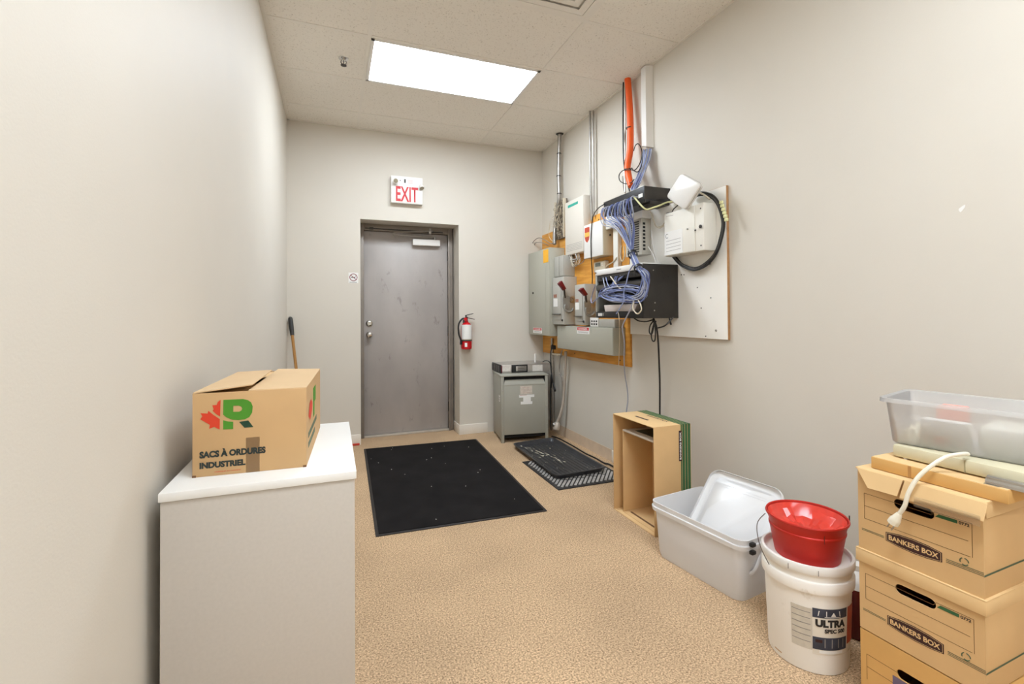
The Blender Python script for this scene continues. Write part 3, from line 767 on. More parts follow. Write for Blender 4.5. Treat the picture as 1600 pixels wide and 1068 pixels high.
# gray metal wireway and the switch boxes over it
def gbox(name, lab, cat, y0, y1, X, z0, z1, m=m_egray2, cover=True, grp=None):
    t = thing(name, lab, cat, ((X + RB) / 2, (y0 + y1) / 2, z0), 0, grp)
    MB().box(X + (.004 if cover else 0), RB - .0005, y0, y1, z0, z1, .002).build('enclosure', m, t)
    f = FX(y1, z0, X + .004)
    if cover: MB().slab(f, .003, y1 - y0 - .003, .003, z1 - z0 - .003, 0, .004, .0015).build('cover', m, t)
    return t, Fr((X, y1, z0), (0, -1, 0), (0, 0, 1)), y1 - y0, z1 - z0
t, f, W, H = gbox('wireway', 'long gray metal wireway box under the two disconnect switches', 'electrical box', 3.122, 4.088, 2.018, .895, 1.111, m_egray)
a = onp(901.5, 509, f); c2 = onp(921, 519, f)
danger(t, f, a[0], H - .062, c2[0] - a[0], .058)
for s in (.10, W * .66): MB().strip(f, (s, H - .005), (s, H - .05), .002, .0006).build('seam', m_dark, t, smooth=0)
# two-part splitter box over the left disconnect
t, f, W, H = gbox('splitter_box', 'gray two-section metal box directly above the left disconnect switch', 'electrical box', 3.936, 4.132, 2.02, 1.579, 1.775, m_egray2, False)
MB().slab(f, .004, W * .47, .004, H - .004, 0, .006, .002).build('cover', m_egray2, t)
MB().slab(f, W * .53, W - .004, .004, H - .004, 0, .006, .002).build('cover', m_egray2, t)
# disconnect switches
def disconnect(lab, y0, y1, X, z0, z1):
    t, f, W, H = gbox('disconnect_switch', lab, 'electrical switch', y0, y1, X, z0, z1, m_egray2, True, 'gray disconnect switches')
    MB().slab(f, W * .12, W * .8, H * .10, H * .80, 0, .008, .003).build('door', m_egray2, t)
    MB().slab(f, W * .10, W * .82, H * .21, H * .225, .008, .024, .002).build('door_latch', m_dark, t)
    MB().lathe([(0, 0), (.011, 0), (.009, .008), (0, .01)], f.p(W * .88, H * .09, 0), f.n, 12).build('padlock_stud', m_dark, t)
    MB().slab(f, W * .14, W * .52, H * .38, H * .55, .008, .009).build('label', m_paper, t, smooth=0)
    MB().slab(f, W * .16, W * .46, H * .57, H * .64, .008, .009).build('warning_sticker', mat('sticker_brown', (160, 110, 90), .6, var=.3, vs=80), t, smooth=0)
    # side mechanism, on the face that looks at the camera
    g = Fr((X, y0, z0), (1, 0, 0), (0, 0, 1)); D = RB - X
    MB().rrect(g, -.012, D * .42, H * .32, H * .60, .02, 0, .012).build('handle_plate', mat('cast_gray', (150, 150, 144), .5, .2, var=.08, vs=20), t)
    MB().lathe([(.012, 0), (.03, 0), (.03, .008), (.012, .010)], g.p(D * .62, H * .52, 0), g.n, 20, True).build('seal_ring', m_steel, t)
    b = MB(); cpt = g.p(D * .34, H * .36, .016)
    b.tube([cpt + V((.045 * math.cos(a), 0, .045 * math.sin(a))) for a in [math.radians(k) for k in range(150, 351, 20)]], .010, 8, 2)
    b.build('handle_hook', mat('cast_gray', (150, 150, 144)), t)
    h = MB().hexa([g.p(-.014, H * .70, .002), g.p(.012, H * .74, .002), g.p(.012, H * .74, .034), g.p(-.014, H * .70, .034), g.p(-.070, H * .84, .002), g.p(-.040, H * .90, .002), g.p(-.040, H * .90, .050), g.p(-.070, H * .84, .050)], .003).build('lever', m_dred, t, label='dark red switch lever')
    MB().cyl(g.p(.01, H * .55, .008), g.p(.0, H * .73, .014), .008, 10).build('lever_shaft', m_dark, h)
disconnect('left gray disconnect switch with dark red lever and white label', 3.900, 4.132, 1.995, 1.123, 1.572)
disconnect('right gray disconnect switch with dark red lever beside the black rack', 3.534, 3.715, 2.010, 1.124, 1.479)
t, f, W, H = gbox('junction_box', 'low gray metal box with small vent holes under the black rack', 'electrical box', 3.135, 3.50, 2.045, 1.1125, 1.178, m_egray2)
MB().slab(f, .0, .13, .002, H + .012, .0, .006, .001).build('socket_plate', m_white, t)
for k in range(2):
    for j in range(3): MB().slab(f, .02 + .036 * j, .042 + .036 * j, .016 + .024 * k, .03 + .024 * k, .006, .007).build('vent_hole', m_black, t, smooth=0)

# pale cabinets
t = thing('telephone_cabinet', 'tall white metal cabinet with turquoise tape, above the splitter box', 'cabinet', (2.1, 3.8, 1.772))
MB().box(2.064, RB - .0005, 3.631, 3.985, 1.772, 2.271, .002).build('enclosure', mat('cabinet_paint', (224, 217, 205), .5, var=.01, vs=4), t)
f = FX(3.985, 1.772, 2.064); W, H = .354, .499
MB().slab(f, .004, W - .004, .004, H - .004, 0, .005, .002).build('door', mat('cabinet_paint', (224, 217, 205)), t)
f2 = Fr(f.p(0, 0, .005), f.ux, f.uy); a = [onp(u, v, f2) for u, v in ((887.3, 321.3), (887.6, 325.4), (903, 318), (903, 314))]
MB().poly(f2, a, .0003, .0012).build('tape', m_tape, t, smooth=0)
for k in range(5): MB().strip(f2, (.03, .035 + .014 * k), (W - .03, .035 + .014 * k), .0025, .0005).build('vent_slit', m_grayink, t, smooth=0)
t = thing('alarm_box', 'white box with red and yellow shield sticker on the right wall', 'box', (2.085, 3.43, 1.695))
MB().box(2.039, RB - .0005, 3.277, 3.586, 1.695, 1.985, .002).build('enclosure', mat('box_beige', (222, 208, 180), .5), t)
f = FX(3.586, 1.695, 2.039); W, H = .309, .29
MB().slab(f, .003, W - .003, .003, H - .003, 0, .006, .002).build('cover', m_white, t)
f2 = Fr(f.p(0, 0, .006), f.ux, f.uy)
sh = [(.02, .265), (.10, .265), (.102, .19), (.09, .155), (.06, .135), (.03, .155), (.018, .19)]
MB().poly(f2, sh, .0003, .0009).build('shield_sticker', mat('shield_red', (196, 78, 52), .6), t, smooth=0)
MB().slab(f2, .022, .098, .185, .222, .0009, .0014).build('sticker_band', mat('shield_yellow', (232, 190, 90), .6), t, smooth=0)
MB().lathe([(0, 0), (.007, 0), (.007, .006), (0, .008)], (2.10, 3.277, 1.86), (0, -1, 0), 12).build('lock', m_dark, t)
t = thing('thermostat', 'beige thermostat with small gray display just above the rack', 'thermostat', (2.11, 3.44, 1.575))
MB().box(2.092, RB - .0005, 3.345, 3.525, 1.575, 1.662, .008).build('housing', m_beige, t)
f = FX(3.525, 1.575, 2.092)
MB().slab(f, .03, .115, .045, .075, 0, .0015, .001).build('display', mat('lcd_gray', (112, 116, 104), .25), t)
for k in range(2): MB().slab(f, .135, .148, .045 + .018 * k, .055 + .018 * k, 0, .002, .0008).build('button', m_white, t)
b = MB(); b.box(2.095, RB - .0005, 3.16, 3.225, 1.545, 2.0, .004)
tag(b.build('cable_trunking', m_cream), 'cream vertical cable trunking strip between alarm box and blue cables', 'cable trunking')
b = MB(); b.box(2.06, 2.0945, 3.12, 3.2755, 1.90, 2.01, .004); b.build('connection_box', m_cream)
tag(bpy.data.objects['connection_box'], 'small cream connection box right of the shield-sticker box', 'box')

# conduits from the ceiling
def pipe(lab, pts, r, m, name='conduit', ties=(), ceil_flange=True, grp=None):
    top = V(pts[0])
    t = thing(name, lab, 'conduit', top, 0, grp)
    MB().tube(pts, r, 12, 5).build('pipe', m, t)
    if ceil_flange: MB().lathe([(0, 0), (r * 1.9, 0), (r * 1.6, -.006), (0, -.006)], (top.x, top.y, ZC - .004), seg=18).build('escutcheon', m_dark, t)
    for z in ties:
        P_ = smooth_path(pts, 8); q = min(P_, key=lambda p: abs(p.z - z))
        MB().lathe([(r, -.004), (r + .003, -.004), (r + .003, .004), (r, .004)], q, seg=14, closed=True).build('tie', m_black, t)
    return t
XC = 2.10
pipe('gray galvanised conduit nearest the back corner, bound with black ties', [at(874.5, 207, X=XC) * 1.0, at(873.5, 240, X=XC), at(873, 275, X=XC), at(873.5, 312, X=XC), at(867.5, 350, X=XC), at(866.5, 381, X=XC - .04)], .020, m_steel, ties=(2.80, 2.60, 2.40, 2.22))
pipe('left of two thin silver conduits between ceiling and white telephone cabinet', [at(921.8, 173, X=2.12), at(922.2, 230, X=2.12), at(923, 300, X=2.12), at(924.5, 345, X=2.12)], .009, m_steel, ceil_flange=False)
pipe('right of two thin silver conduits, running down beside the alarm box', [at(926.5, 173, X=2.115), at(927, 230, X=2.115), at(927.6, 300, X=2.115), at(928, 338, X=2.115)], .010, m_steel, ceil_flange=False)
t = thing('cable_duct', 'bright orange flexible cable duct hanging from ceiling beside white trunking', 'cable duct', at(980.5, 121, X=2.10))
pts = [at(980.5, 120.5, X=2.10), at(983.5, 160, X=2.10), at(985, 200, X=2.09), at(984.5, 235, X=2.07), at(980.5, 262, X=2.04), at(985.5, 291, X=1.99)]
MB().tube(pts, lambda u: .024 if u < .9 else .024 - .006 * (u - .9) / .1, 14, 8).build('tube', m_orange, t)
for v in (200, 265):
    q = at(984 if v == 200 else 981, v, X=2.088 if v == 200 else 2.036)
    MB().lathe([(.0245, -.004), (.028, -.004), (.028, .004), (.0245, .004)], q, seg=16, closed=True).build('cable_tie', m_black, t)
tag(MB().tube([at(974, 124, X=2.10), at(973.5, 180, X=2.10), at(974, 240, X=2.09), at(977, 270, X=2.05), at(984, 299, X=1.99)], .0055, 8, 6).build('cable', m_black), 'black cable running down directly left of the orange duct', 'cable')
tag(MB().tube([at(977.3, 124, X=2.115), at(977, 200, X=2.115), at(976, 258, X=2.11), at(977, 300, X=2.06)], .006, 8, 6).build('cable', m_steel), 'silver cable squeezed between black cable and orange duct', 'cable')
# white surface duct, blue cables come out of it
t = thing('cable_cover', 'tall white cable cover from ceiling with blue cables hanging out', 'cable trunking', (2.125, 2.82, 2.40))
b = MB()
cs = [(0, .0), (0.0, .035), (.022, .05), (.075, .05), (.094, 0)]
f = Fr((XR - .0005, 2.868, 2.425), (0, -1, 0), (0, 0, 1))
for (s0, n0), (s1, n1) in zip(cs, cs[1:]):
    q = V((s1 - s0, n1 - n0)).normalized(); pn = V((-q.y, q.x)) * -.002
    zl = [(s0, n0), (s1, n1), (s1 + pn.x, n1 + pn.y), (s0 + pn.x, n0 + pn.y)]
    lo = [f.p(s, -.035 * (s / .094) + .02 - .0, n) for s, n in zl]; hi = [V((p.x, p.y, ZC - .0055)) for p in lo]
    b.hexa(lo + hi)
b.build('cover', m_white, t, smooth=0)
# punch-down block with its tangle of thin wires
t = thing('punch_down_block', 'narrow wiring block with tangled thin wires above the breaker panel', 'wiring block', (2.1, 4.0, 1.95))
y1_, y0_ = at(868, 350, X=2.10).y, at(882.5, 350, X=2.10).y; z0_, z1_ = at(876, 372, X=2.1).z, at(876, 312, X=2.1).z
MB().box(2.112, RB - .0006, y0_, y1_, z0_, z1_, .002).build('base', mat('block_gray', (120, 108, 96), .6, var=.3, vs=60), t)
for y in (y0_, y1_ - .012): MB().box(2.085, 2.115, y, y + .012, z0_, z1_, .001).build('rail', m_beige, t)
rng = random.Random(5); b = MB()
for k in range(46):
    za, zb_ = rng.uniform(z0_, z1_), rng.uniform(z0_, z1_)
    b.tube([(2.113, rng.uniform(y0_, y1_), za), (2.085 - rng.uniform(0, .03), rng.uniform(y0_ - .01, y1_ + .01), (za + zb_) / 2 + rng.uniform(-.05, .05)), (2.113, rng.uniform(y0_, y1_), zb_)], .0024, 5, 5)
o = b.build('wires', mat('wire_mix', (186, 172, 150), .5, var=.5, vs=40), t); o['kind'] = 'stuff'
b = MB()
for k in range(4):
    b.tube([(2.09, y1_ - .02, z0_ + .12 + .01 * k), (2.07, y1_ + .06, z0_ + .14 + .02 * k), (2.07, y1_ + .09, z0_ + .05), (2.085, y1_ + .02, z0_ - .02)], .002, 5, 6)
o = b.build('loose_wires', m_beige, t); o['kind'] = 'stuff'
# looping gray wires on the panel top and under the white cabinet
for k, (pl, X) in enumerate([([(830, 390), (833, 378), (842, 371.5), (852, 375), (861, 380.5), (866, 378)], 2.03), ([(833, 391), (836, 380), (843, 378.5), (850, 380), (857, 383)], 2.05)]):
    tag(MB().tube([at(u, v, X=X) for u, v in pl], .004, 6, 8).build('wire', m_wire), 'outer gray wire arching over the top of the breaker panel' if k == 0 else 'inner, shorter gray wire arching over the breaker panel top', 'wire')
rng = random.Random(9)
for k in range(9):
    u0, u1 = rng.uniform(888, 893), rng.uniform(900, 913)
    d_ = rng.uniform(3, 22)
    pl = [(u0, 396), (u0 + 2 + rng.uniform(-1, 3), 402 + d_ * .5), ((u0 + u1) / 2 + rng.uniform(-3, 3), 400 + d_), (u1, 402 + d_ * .4), (u1 + rng.uniform(-2, 3), 394)]
    tag(MB().tube([at(u, v, X=2.10 - .004 * k) for u, v in pl], .003, 6, 6).build('wire', [m_wire, m_beige, m_white][k % 3]), 'thin wire looping loosely out of the bottom of the telephone cabinet', 'wire', 'wires under the telephone cabinet')
tag(MB().tube([at(u, v, X=X) for u, v, X in ((944, 319, 1.915), (934, 326, 1.97), (927, 337, 2.01), (924.5, 352, 2.025), (923.3, 375, 2.025), (923.8, 400, 2.03), (925.5, 430, 2.08), (925, 447, 2.1))], .0042, 8, 8).build('cable', m_black), 'thin black cable curving from patch panel down across the shield-sticker box', 'cable')
tag(MB().tube([at(u, v, X=2.09) for u, v in ((963.5, 402), (958, 409), (950, 414), (946, 419))], .005, 8, 6).build('cable', m_beige), 'short beige cable joining the thermostat to the cream trunking', 'cable')
tag(MB().tube([at(u, v, X=2.09) for u, v in ((971, 383), (969, 398), (972, 408), (976, 400), (975, 385))], .004, 8, 6).build('wire', m_beige), 'beige wire loop hanging on plywood right of cream trunking', 'wire')

# phone unit with vent fins, white optical box, router, fibre coil
t = thing('phone_system', 'gray phone system unit with vent fins behind the blue cables', 'telephone unit', (2.1, 2.88, 1.638))
MB().box(2.05, RB - .0015, 2.792, 2.985, 1.642, 1.90, .003).build('housing', mat('phone_gray', (196, 190, 178), .5), t)
MB().box(2.046, RB - .0015, 2.775, 3.0, 1.90, 1.955, .006).build('top_cover', m_white, t)
f = FX(2.985, 1.642, 2.05)
for k in range(14): MB().slab(f, .03, .165, .02 + .0165 * k, .028 + .0165 * k, 0, .004, .0008).build('fin', m_dark, t)
g = Fr((2.05, 2.792, 1.642), (1, 0, 0), (0, 0, 1))
for j in range(8): MB().slab(g, .012, .032, .03 + .026 * j, .046 + .026 * j, 0, .0012).build('port', m_black, t, smooth=0)

t = thing('optical_terminal', 'white metal fibre terminal box with round lock and paper note', 'terminal box', (2.08, 2.35, 1.591))
MB().box(2.036, RB - .0015, 2.176, 2.521, 1.591, 1.872, .004).build('enclosure', m_cream, t)
f = FX(2.521, 1.591, 2.036); W, H = .345, .281
MB().slab(f, .003, W * .80, .003, H - .003, 0, .007, .003).build('door', m_cream, t)
f2 = Fr(f.p(0, 0, .007), f.ux, f.uy)
for u, v, r, m in ((1094.7, 353.6, .011, m_dark), (1074.5, 357.5, .006, m_steel), (1086.8, 359.5, .005, m_dark)):
    s = onp(u, v, f2); MB().lathe([(0, 0), (r, 0), (r, .004), (0, .006)], f2.p(s[0], s[1]), f2.n, 16).build('lock' if r > .01 else 'stud', m, t)
pn = MB().slab(f2, .004, W * .50, .006, H * .56, .0005, .0015); pn = pn.build('paper_note', m_paper, t, smooth=0)
for k in range(4): MB().strip(f2, (.02, .03 + .022 * k), (W * .46, .034 + .022 * k), .0022, .002).build('note_line', m_grayink, pn, smooth=0)
MB().tube([f2.p(.03 + .012 * math.cos(a), .13 + .014 * math.sin(a), .002) for a in [math.radians(k) for k in range(40, 321, 35)]], .0014, 5, 2).build('note_mark', m_ink, pn)
b = MB()
fq = [onp(u, v, f2) for u, v in ((1041, 333), (1050, 331), (1041, 338), (1052, 336))]
MB().strip(f2, fq[0], fq[1], .003, .0006).build('engraved_mark', m_ink, t, smooth=0); MB().strip(f2, fq[2], fq[3], .002, .0006).build('engraved_mark', m_grayink, t, smooth=0)
g = FX(2.521, 1.591, 2.036)
for zz in (.03, .14, .25): MB().lathe([(0, 0), (.005, 0), (.004, .002), (0, .003)], g.p(W * .93, zz, 0), g.n, 8).build('screw', m_dark, t)

RX = 1.985
cs = [at(u, v, X=RX) for u, v in ((1064, 272.5), (1042.5, 306.5), (1069.5, 326), (1093, 288.5))]
cen = sum(cs, V()) / 4; cs = [cen + (p - cen) * 1.07 for p in cs]
loop = []
for i in range(4):
    p, a, c2 = cs[i], cs[i - 1], cs[(i + 1) % 4]; r = .030
    d0 = (a - p).normalized() * r; d1 = (c2 - p).normalized() * r
    for j in range(7):
        u = j / 6; loop.append((1 - u) ** 2 * (p + d0) + 2 * u * (1 - u) * p + u * u * (p + d1))
t = thing('wireless_router', 'white rounded wireless router leaning above the fibre terminal box', 'router', (RX + .02, cen.y, min(p.z for p in cs)))
L0 = [cen + (p - cen) * .93 for p in loop]; L1 = loop; L2 = [p + V((.026, 0, 0)) for p in loop]; L3 = [cen + (p - cen) * .95 + V((.032, 0, 0)) for p in loop]
loft([[p + V((-.004, 0, 0)) for p in L0], L1, L2, L3], 'housing', m_white, t, smooth=50)
MB().tube([p + V((.013, 0, 0)) + (p - cen).normalized() * .0006 for p in loop], .0012, 5, 1, True).build('seam', m_grayink, t)
MB().tube([cen + V((.03, .03, -.05)), at(1053, 326, X=2.03), at(1050, 333, X=2.05)], .004, 6, 5).build('lead', m_dark, t)
# coil of black fibre
ring_px = [(1080, 308), (1092, 303), (1105, 303.5), (1116, 310), (1125, 325), (1130.5, 347), (1127.5, 371), (1118, 395), (1104, 412), (1085, 420.5), (1066, 414), (1054, 402), (1049, 395)]
t = thing('cable_coil', 'coil of black fibre cable looping around the white terminal box', 'cable', at(1085, 421, X=2.10))
for k in range(4):
    rng = random.Random(k + 20); dx = (-3.4, -1.0, 1.2, 3.4)[k]
    cx_, cy_ = 1085, 360
    pp = [at(cx_ + (u - cx_) * (1 + dx * .012) + rng.uniform(-.7, .7), cy_ + (v - cy_) * (1 + dx * .010) + rng.uniform(-.7, .7), X=2.108 - .009 * (k % 2)) for u, v in ring_px]
    MB().tube(pp, .0052, 8, 7).build('strand', m_black if k != 1 else mat('dark_gray_jacket', (72, 70, 68), .4), t)
MB().tube([at(1102, 414, X=2.085), at(1106, 409, X=2.085), at(1109, 412, X=2.115)], .006, 6, 3).build('tie', m_black, t)
MB().tube([at(1094, 301, X=2.088), at(1101, 305, X=2.086), at(1109, 311, X=2.09)], .0062, 6, 4).build('cream_tie', m_beige, t)
mx_ = mat('label_lime', (222, 220, 166), .6)
for k in range(6): 
    q = at(1126 + k * 1.6, 316 + k * 5.4, X=2.08)
    MB().box(q.x - .003, q.x + .010, q.y - .012, q.y + .010, q.z - .009, q.z + .009, .003).build('cable_label', mx_, t, label='lime yellow cable label')
for k, pl in enumerate([[(1016, 330), (1022, 345), (1026, 354), (1034, 353), (1038, 348)], [(1018, 360), (1020, 380), (1024, 400), (1027, 411)], [(1020, 340), (1024, 352), (1031, 356), (1037, 352)], [(1013, 385), (1019, 395), (1023, 405), (1024, 411)]]):
    tag(MB().tube([at(u, v, X=2.105 - .006 * k) for u, v in pl], .0035, 6, 6).build('wire', m_beige if k % 2 == 0 else m_white), ['upper cream wire drooping between phone unit and terminal box', 'white wire hanging down the board left of the paper note', 'lower cream wire drooping between phone unit and terminal box', 'short white wire leaving the foot of the phone unit'][k], 'wire')

# hinged patch panel
t = thing('patch_bay', 'black wall-mounted patch panel crowded with blue cables, above rack', 'patch panel', (2.02, 2.83, 1.951))
PXf = 1.922
MB().box(PXf, PXf + .012, 2.585, 3.081, 1.955, 2.062, .002).build('port_panel', m_black, t)
MB().hexa([(PXf, 2.581, 1.975), (RB - .001, 2.581, 1.995), (RB - .001, 2.585, 1.995), (PXf, 2.585, 1.975), (PXf, 2.581, 2.064), (RB - .001, 2.581, 2.064), (RB - .001, 2.585, 2.064), (PXf, 2.585, 2.064)], .001).build('side_plate', m_dark, t)
MB().box(PXf + .012, RB - .001, 3.074, 3.081, 1.965, 2.05, .001).build('side_plate', m_dark, t)
MB().box(PXf + .05, RB - .001, 2.590, 2.72, 1.952, 1.972, .003).build('lower_bracket', m_dark, t)
MB().box(RB - .012, RB - .001, 2.586, 3.073, 1.975, 2.06, .001).build('back_plate', m_dark, t)
MB().box(PXf - .0015, PXf + .014, 2.583, 3.083, 2.062, 2.066, .001).build('top_edge', m_steel, t)
ports = []
for k in range(24):
    y = 2.655 + .0165 * k
    for r_ in range(1):
        z = 2.005
        MB().box(PXf - .003, PXf, y - .006, y + .006, z - .006, z + .008).build('port', m_grayink, t, smooth=0); ports.append(V((PXf - .004, y, z)))
MB().box(PXf - .002, PXf, 2.60, 2.645, 1.995, 2.02).build('white_label', m_paper, t, smooth=0)

# wall rack with its units
RXf, ry0, ry1, rz0, rz1 = 1.855, 2.515, 3.100, 1.190, 1.542
t = thing('wall_rack', 'black wall-mounted network rack with open front and hanging cables', 'rack', (2.0, 2.8, rz0))
m_rack = mat('rack_black', (50, 46, 42), .45, .3, var=.18, vs=9)
sp = MB().box(RXf, RB - .001, ry0, ry0 + .004, rz0, rz1, .001).build('side_panel', m_rack, t)
for x, z in ((.08, .31), (.085, .05), (.15, .30), (.16, .26), (.09, .10), (.2, .27)):
    MB().lathe([(0, 0), (.0045, 0), (.004, .002), (0, .003)], (RXf + x, ry0, rz0 + z), (0, -1, 0), 10).build('rivet', m_steel if x < .1 else m_black, sp)
MB().box(RXf, RB - .001, ry1 - .004, ry1, rz0, rz1, .001).build('side_panel', mat('rack_gray', (150, 150, 146), .4, .3), t)
MB().box(RXf, RXf + .02, ry1 - .022, ry1 - .002, rz0, rz1, .002).build('front_rail', mat('rail_gray', (172, 174, 170), .4, .4), t)
MB().box(RXf, RXf + .02, ry0 + .004, ry0 + .02, rz0, rz1, .002).build('front_rail', m_rack, t)
MB().box(RXf + .01, RB - .001, ry0 + .004, ry1 - .004, rz0, rz0 + .003).build('bottom_panel', m_rack, t, smooth=0)
MB().box(RB - .006, RB - .001, ry0 + .004, ry1 - .004, rz0, rz1).build('back_panel', m_rack, t, smooth=0)
def rz(v): return at(933, v, X=RXf).z
def unit(name, lab, cat, v0, v1, m, dx=0.0, depth=.16, ya=ry0 + .006, yb_=ry1 - .006):
    z0, z1 = rz(v1), rz(v0)
    t = thing(name, lab, cat, (RXf + .08, 2.8, z0))
    MB().box(RXf + .004 - dx, RXf + depth, ya, yb_, z0, z1, .002).build('chassis', m, t)
    return t, Fr((RXf + .004 - dx, yb_, z0), (0, -1, 0), (0, 0, 1)), yb_ - ya, z1 - z0
t, f, W, H = unit('network_switch', 'white network switch filling the top slot of the rack', 'network switch', 422, 430.5, m_white, .008)
MB().slab(f, .012, W - .012, .006, H - .006, 0, .002, .001).build('front_panel', m_white, t)
MB().strip(f, (W * .50, H * .5), (W * .60, H * .5), .005, .0026).build('faint_marking', m_grayink, t, smooth=0)
MB().lathe([(0, 0), (.006, 0), (.006, .003), (0, .004)], f.p(.012, H * .5), f.n, 10).build('mounting_screw', m_dark, t)
t, f, W, H = unit('network_switch', 'dark network switch with a row of ports in second rack slot', 'network switch', 431.5, 440, m_dark, .0)
for k in range(16): MB().slab(f, .05 + k * .03, .068 + k * .03, .012, H - .012, 0, .0015).build('port', m_black, t, smooth=0)
t, f, W, H = unit('cable_manager', 'dark flat rack unit below the empty gap, behind the cable knot', 'rack unit', 445.5, 454, m_dark, .004)
MB().slab(f, .01, W - .01, .006, H - .006, 0, .002, .001).build('front_panel', mat('unit_gray', (84, 80, 76), .4, .4, var=.1, vs=20), t)
t, f, W, H = unit('power_unit', 'black power unit with small white label at rack bottom', 'rack unit', 487, 495.5, m_black, .006)
for k in range(2): MB().slab(f, .035 + k * .028, .057 + k * .028, .01, H - .01, 0, .001).build('label', m_paper, t, smooth=0)
MB().slab(f, .10, .106, .01, H - .01, 0, .003, .001).build('rocker_switch', m_white, t)
z0 = rz(487) + .0006
t = thing('modem', 'pinkish white modem lying inside the lower part of rack', 'modem', (RXf + .09, 2.87, z0))
MB().hexa([(RXf + .03, 2.66, z0), (RXf + .15, 2.66, z0), (RXf + .15, 3.02, z0), (RXf + .03, 3.02, z0), (RXf + .045, 2.64, z0 + .05), (RXf + .16, 2.64, z0 + .05), (RXf + .16, 3.06, z0 + .05), (RXf + .045, 3.06, z0 + .05)], .006).build('housing', mat('modem_pale', (222, 206, 196), .4), t)
MB().hexa([(RXf + .07, 2.70, z0 + .05), (RXf + .14, 2.70, z0 + .05), (RXf + .14, 3.0, z0 + .05), (RXf + .07, 3.0, z0 + .05), (RXf + .08, 2.72, z0 + .058), (RXf + .13, 2.72, z0 + .058), (RXf + .13, 2.98, z0 + .058), (RXf + .08, 2.98, z0 + .058)], .003).build('top_shell', m_dark, t)

# ---------------------------------------------------------------- blue network cables
rng = random.Random(42)
def jit(p, s): return p + V((rng.uniform(-s, s), rng.uniform(-s, s), rng.uniform(-s, s)))
# from the white cover down to the back of the patch panel
for k in range(12):
    a = (k - 5.5) / 5.5
    pts = [at(1012 + a * 6, 233, X=2.125 - .004 * (k % 3)), at(1010 + a * 6, 246, X=2.11), at(1004 + a * 4.5, 266, X=2.07), at(996 + a * 4, 284, X=2.0), at(990 + a * 3, 296, X=1.955 + .01 * (k % 4))]
    e = V((PXf + .03 + .012 * (k % 3), 2.66 + .033 * k, 2.02 + rng.uniform(-.02, .02)))
    pts = [jit(p, .004) for p in pts] + [(pts[-1] + e) / 2 + V((.02, 0, -.012)), e]
    m = m_blue[k % 4] if k not in (2, 7) else m_wire
    tag(MB().tube(pts, .0046, 6, 6).build('network_cable', m), 'blue or gray network cable running from white cover into patch panel', 'cable', 'cables between the white cover and the patch panel')
# from the ports, gathered by two ties, fanned out in front of the rack
TIE1, TIE2 = at(988.5, 397, X=1.862), at(998, 419, X=1.822)
sw = []
for k in range(24):
    p = ports[k]; a = (k - 11.5) / 11.5
    th = rng.uniform(0, 2 * PI); rr_ = math.sqrt(rng.random()) * .021
    off = V((0, math.cos(th) * rr_, math.sin(th) * rr_ * .5)) + V((rng.uniform(-.016, .016), 0, 0))
    pts = [p, p + V((-.03 - rng.uniform(0, .02), 0, -.006)), p + V((-.035 - rng.uniform(0, .03), rng.uniform(-.03, .02), -.07 - rng.uniform(0, .05))),
           jit(p * .45 + TIE1 * .55 + V((-.012, .0, .03)), .022), TIE1 + off, TIE2 + off * .9]
    # bulge at the right, then swing left into the knot
    q = rng.random(); bu = at(1004 + 11 * q, 440 + 9 * rng.uniform(-1, 1), X=1.80 + .03 * rng.random()); 
    lo = at(992 + 12 * q, 461 + 8 * q + rng.uniform(-3, 4), X=1.79 + .035 * rng.random())
    kn = at(968 + rng.uniform(-6, 8), 462 + 10 * (q - .3) + rng.uniform(-3, 4), X=1.80 + .03 * rng.random())
    if k % 3 == 0:
        en = V((RXf - .001, rng.uniform(2.68, 3.0), rz(436) + .003)); mid = at(950 + rng.uniform(-6, 8), 452 + rng.uniform(-4, 4), X=1.82)
    else:
        en = at(945 + rng.uniform(-4, 14), 455 + rng.uniform(-3, 4), X=1.835); mid = at(956 + rng.uniform(-4, 8), 463 + rng.uniform(-4, 4), X=1.815)
    pts += [(TIE2 + bu) / 2 + V((-.005, -.012, .012)) + off * .6, bu, lo, kn, mid, en]
    tag(MB().tube(pts, .0037, 6, 6).build('network_cable', m_blue[rng.randrange(4)]), 'blue network cable in the tied bundle between patch panel and rack', 'cable', 'tied network cables in front of the rack')
# coiled slack in front of the rack opening
for k in range(9):
    cu_, cv_ = 972 + rng.uniform(-5, 5), 459 + rng.uniform(-3, 3); au, av = rng.uniform(20, 38), rng.uniform(7, 15)
    pts = []
    for j in range(12):
        a = 2 * PI * j / 12; pts.append(at(cu_ + au * math.cos(a), cv_ + av * math.sin(a) + .0 * a, X=1.795 + .02 * rng.random() + .012 * math.cos(a)))
    tag(MB().tube(pts, .0036, 6, 5, True).build('network_cable', m_blue[rng.randrange(4)]), 'coil of slack blue network cable knotted in front of rack', 'cable', 'coiled slack cables in front of the rack')
for nm, p, d_, r in (('upper', TIE1, TIE2 - TIE1, .027), ('lower', TIE2, TIE2 - TIE1, .026)):
    tag(MB().lathe([(r, -.011), (r + .005, -.011), (r + .005, .011), (r, .011)], p, d_, 18, True).build('cable_tie', m_black), '%s black strap binding the bundle of blue cables' % nm, 'cable tie')
tag(MB().tube([at(u, v, X=1.785) for u, v in ((990, 413), (983, 424), (979, 440), (975, 455), (974.5, 470), (968, 482), (963, 490))], .0042, 6, 7).build('network_cable', m_blue[0]), 'single blue cable hanging straight down in front of the cable knot', 'cable')
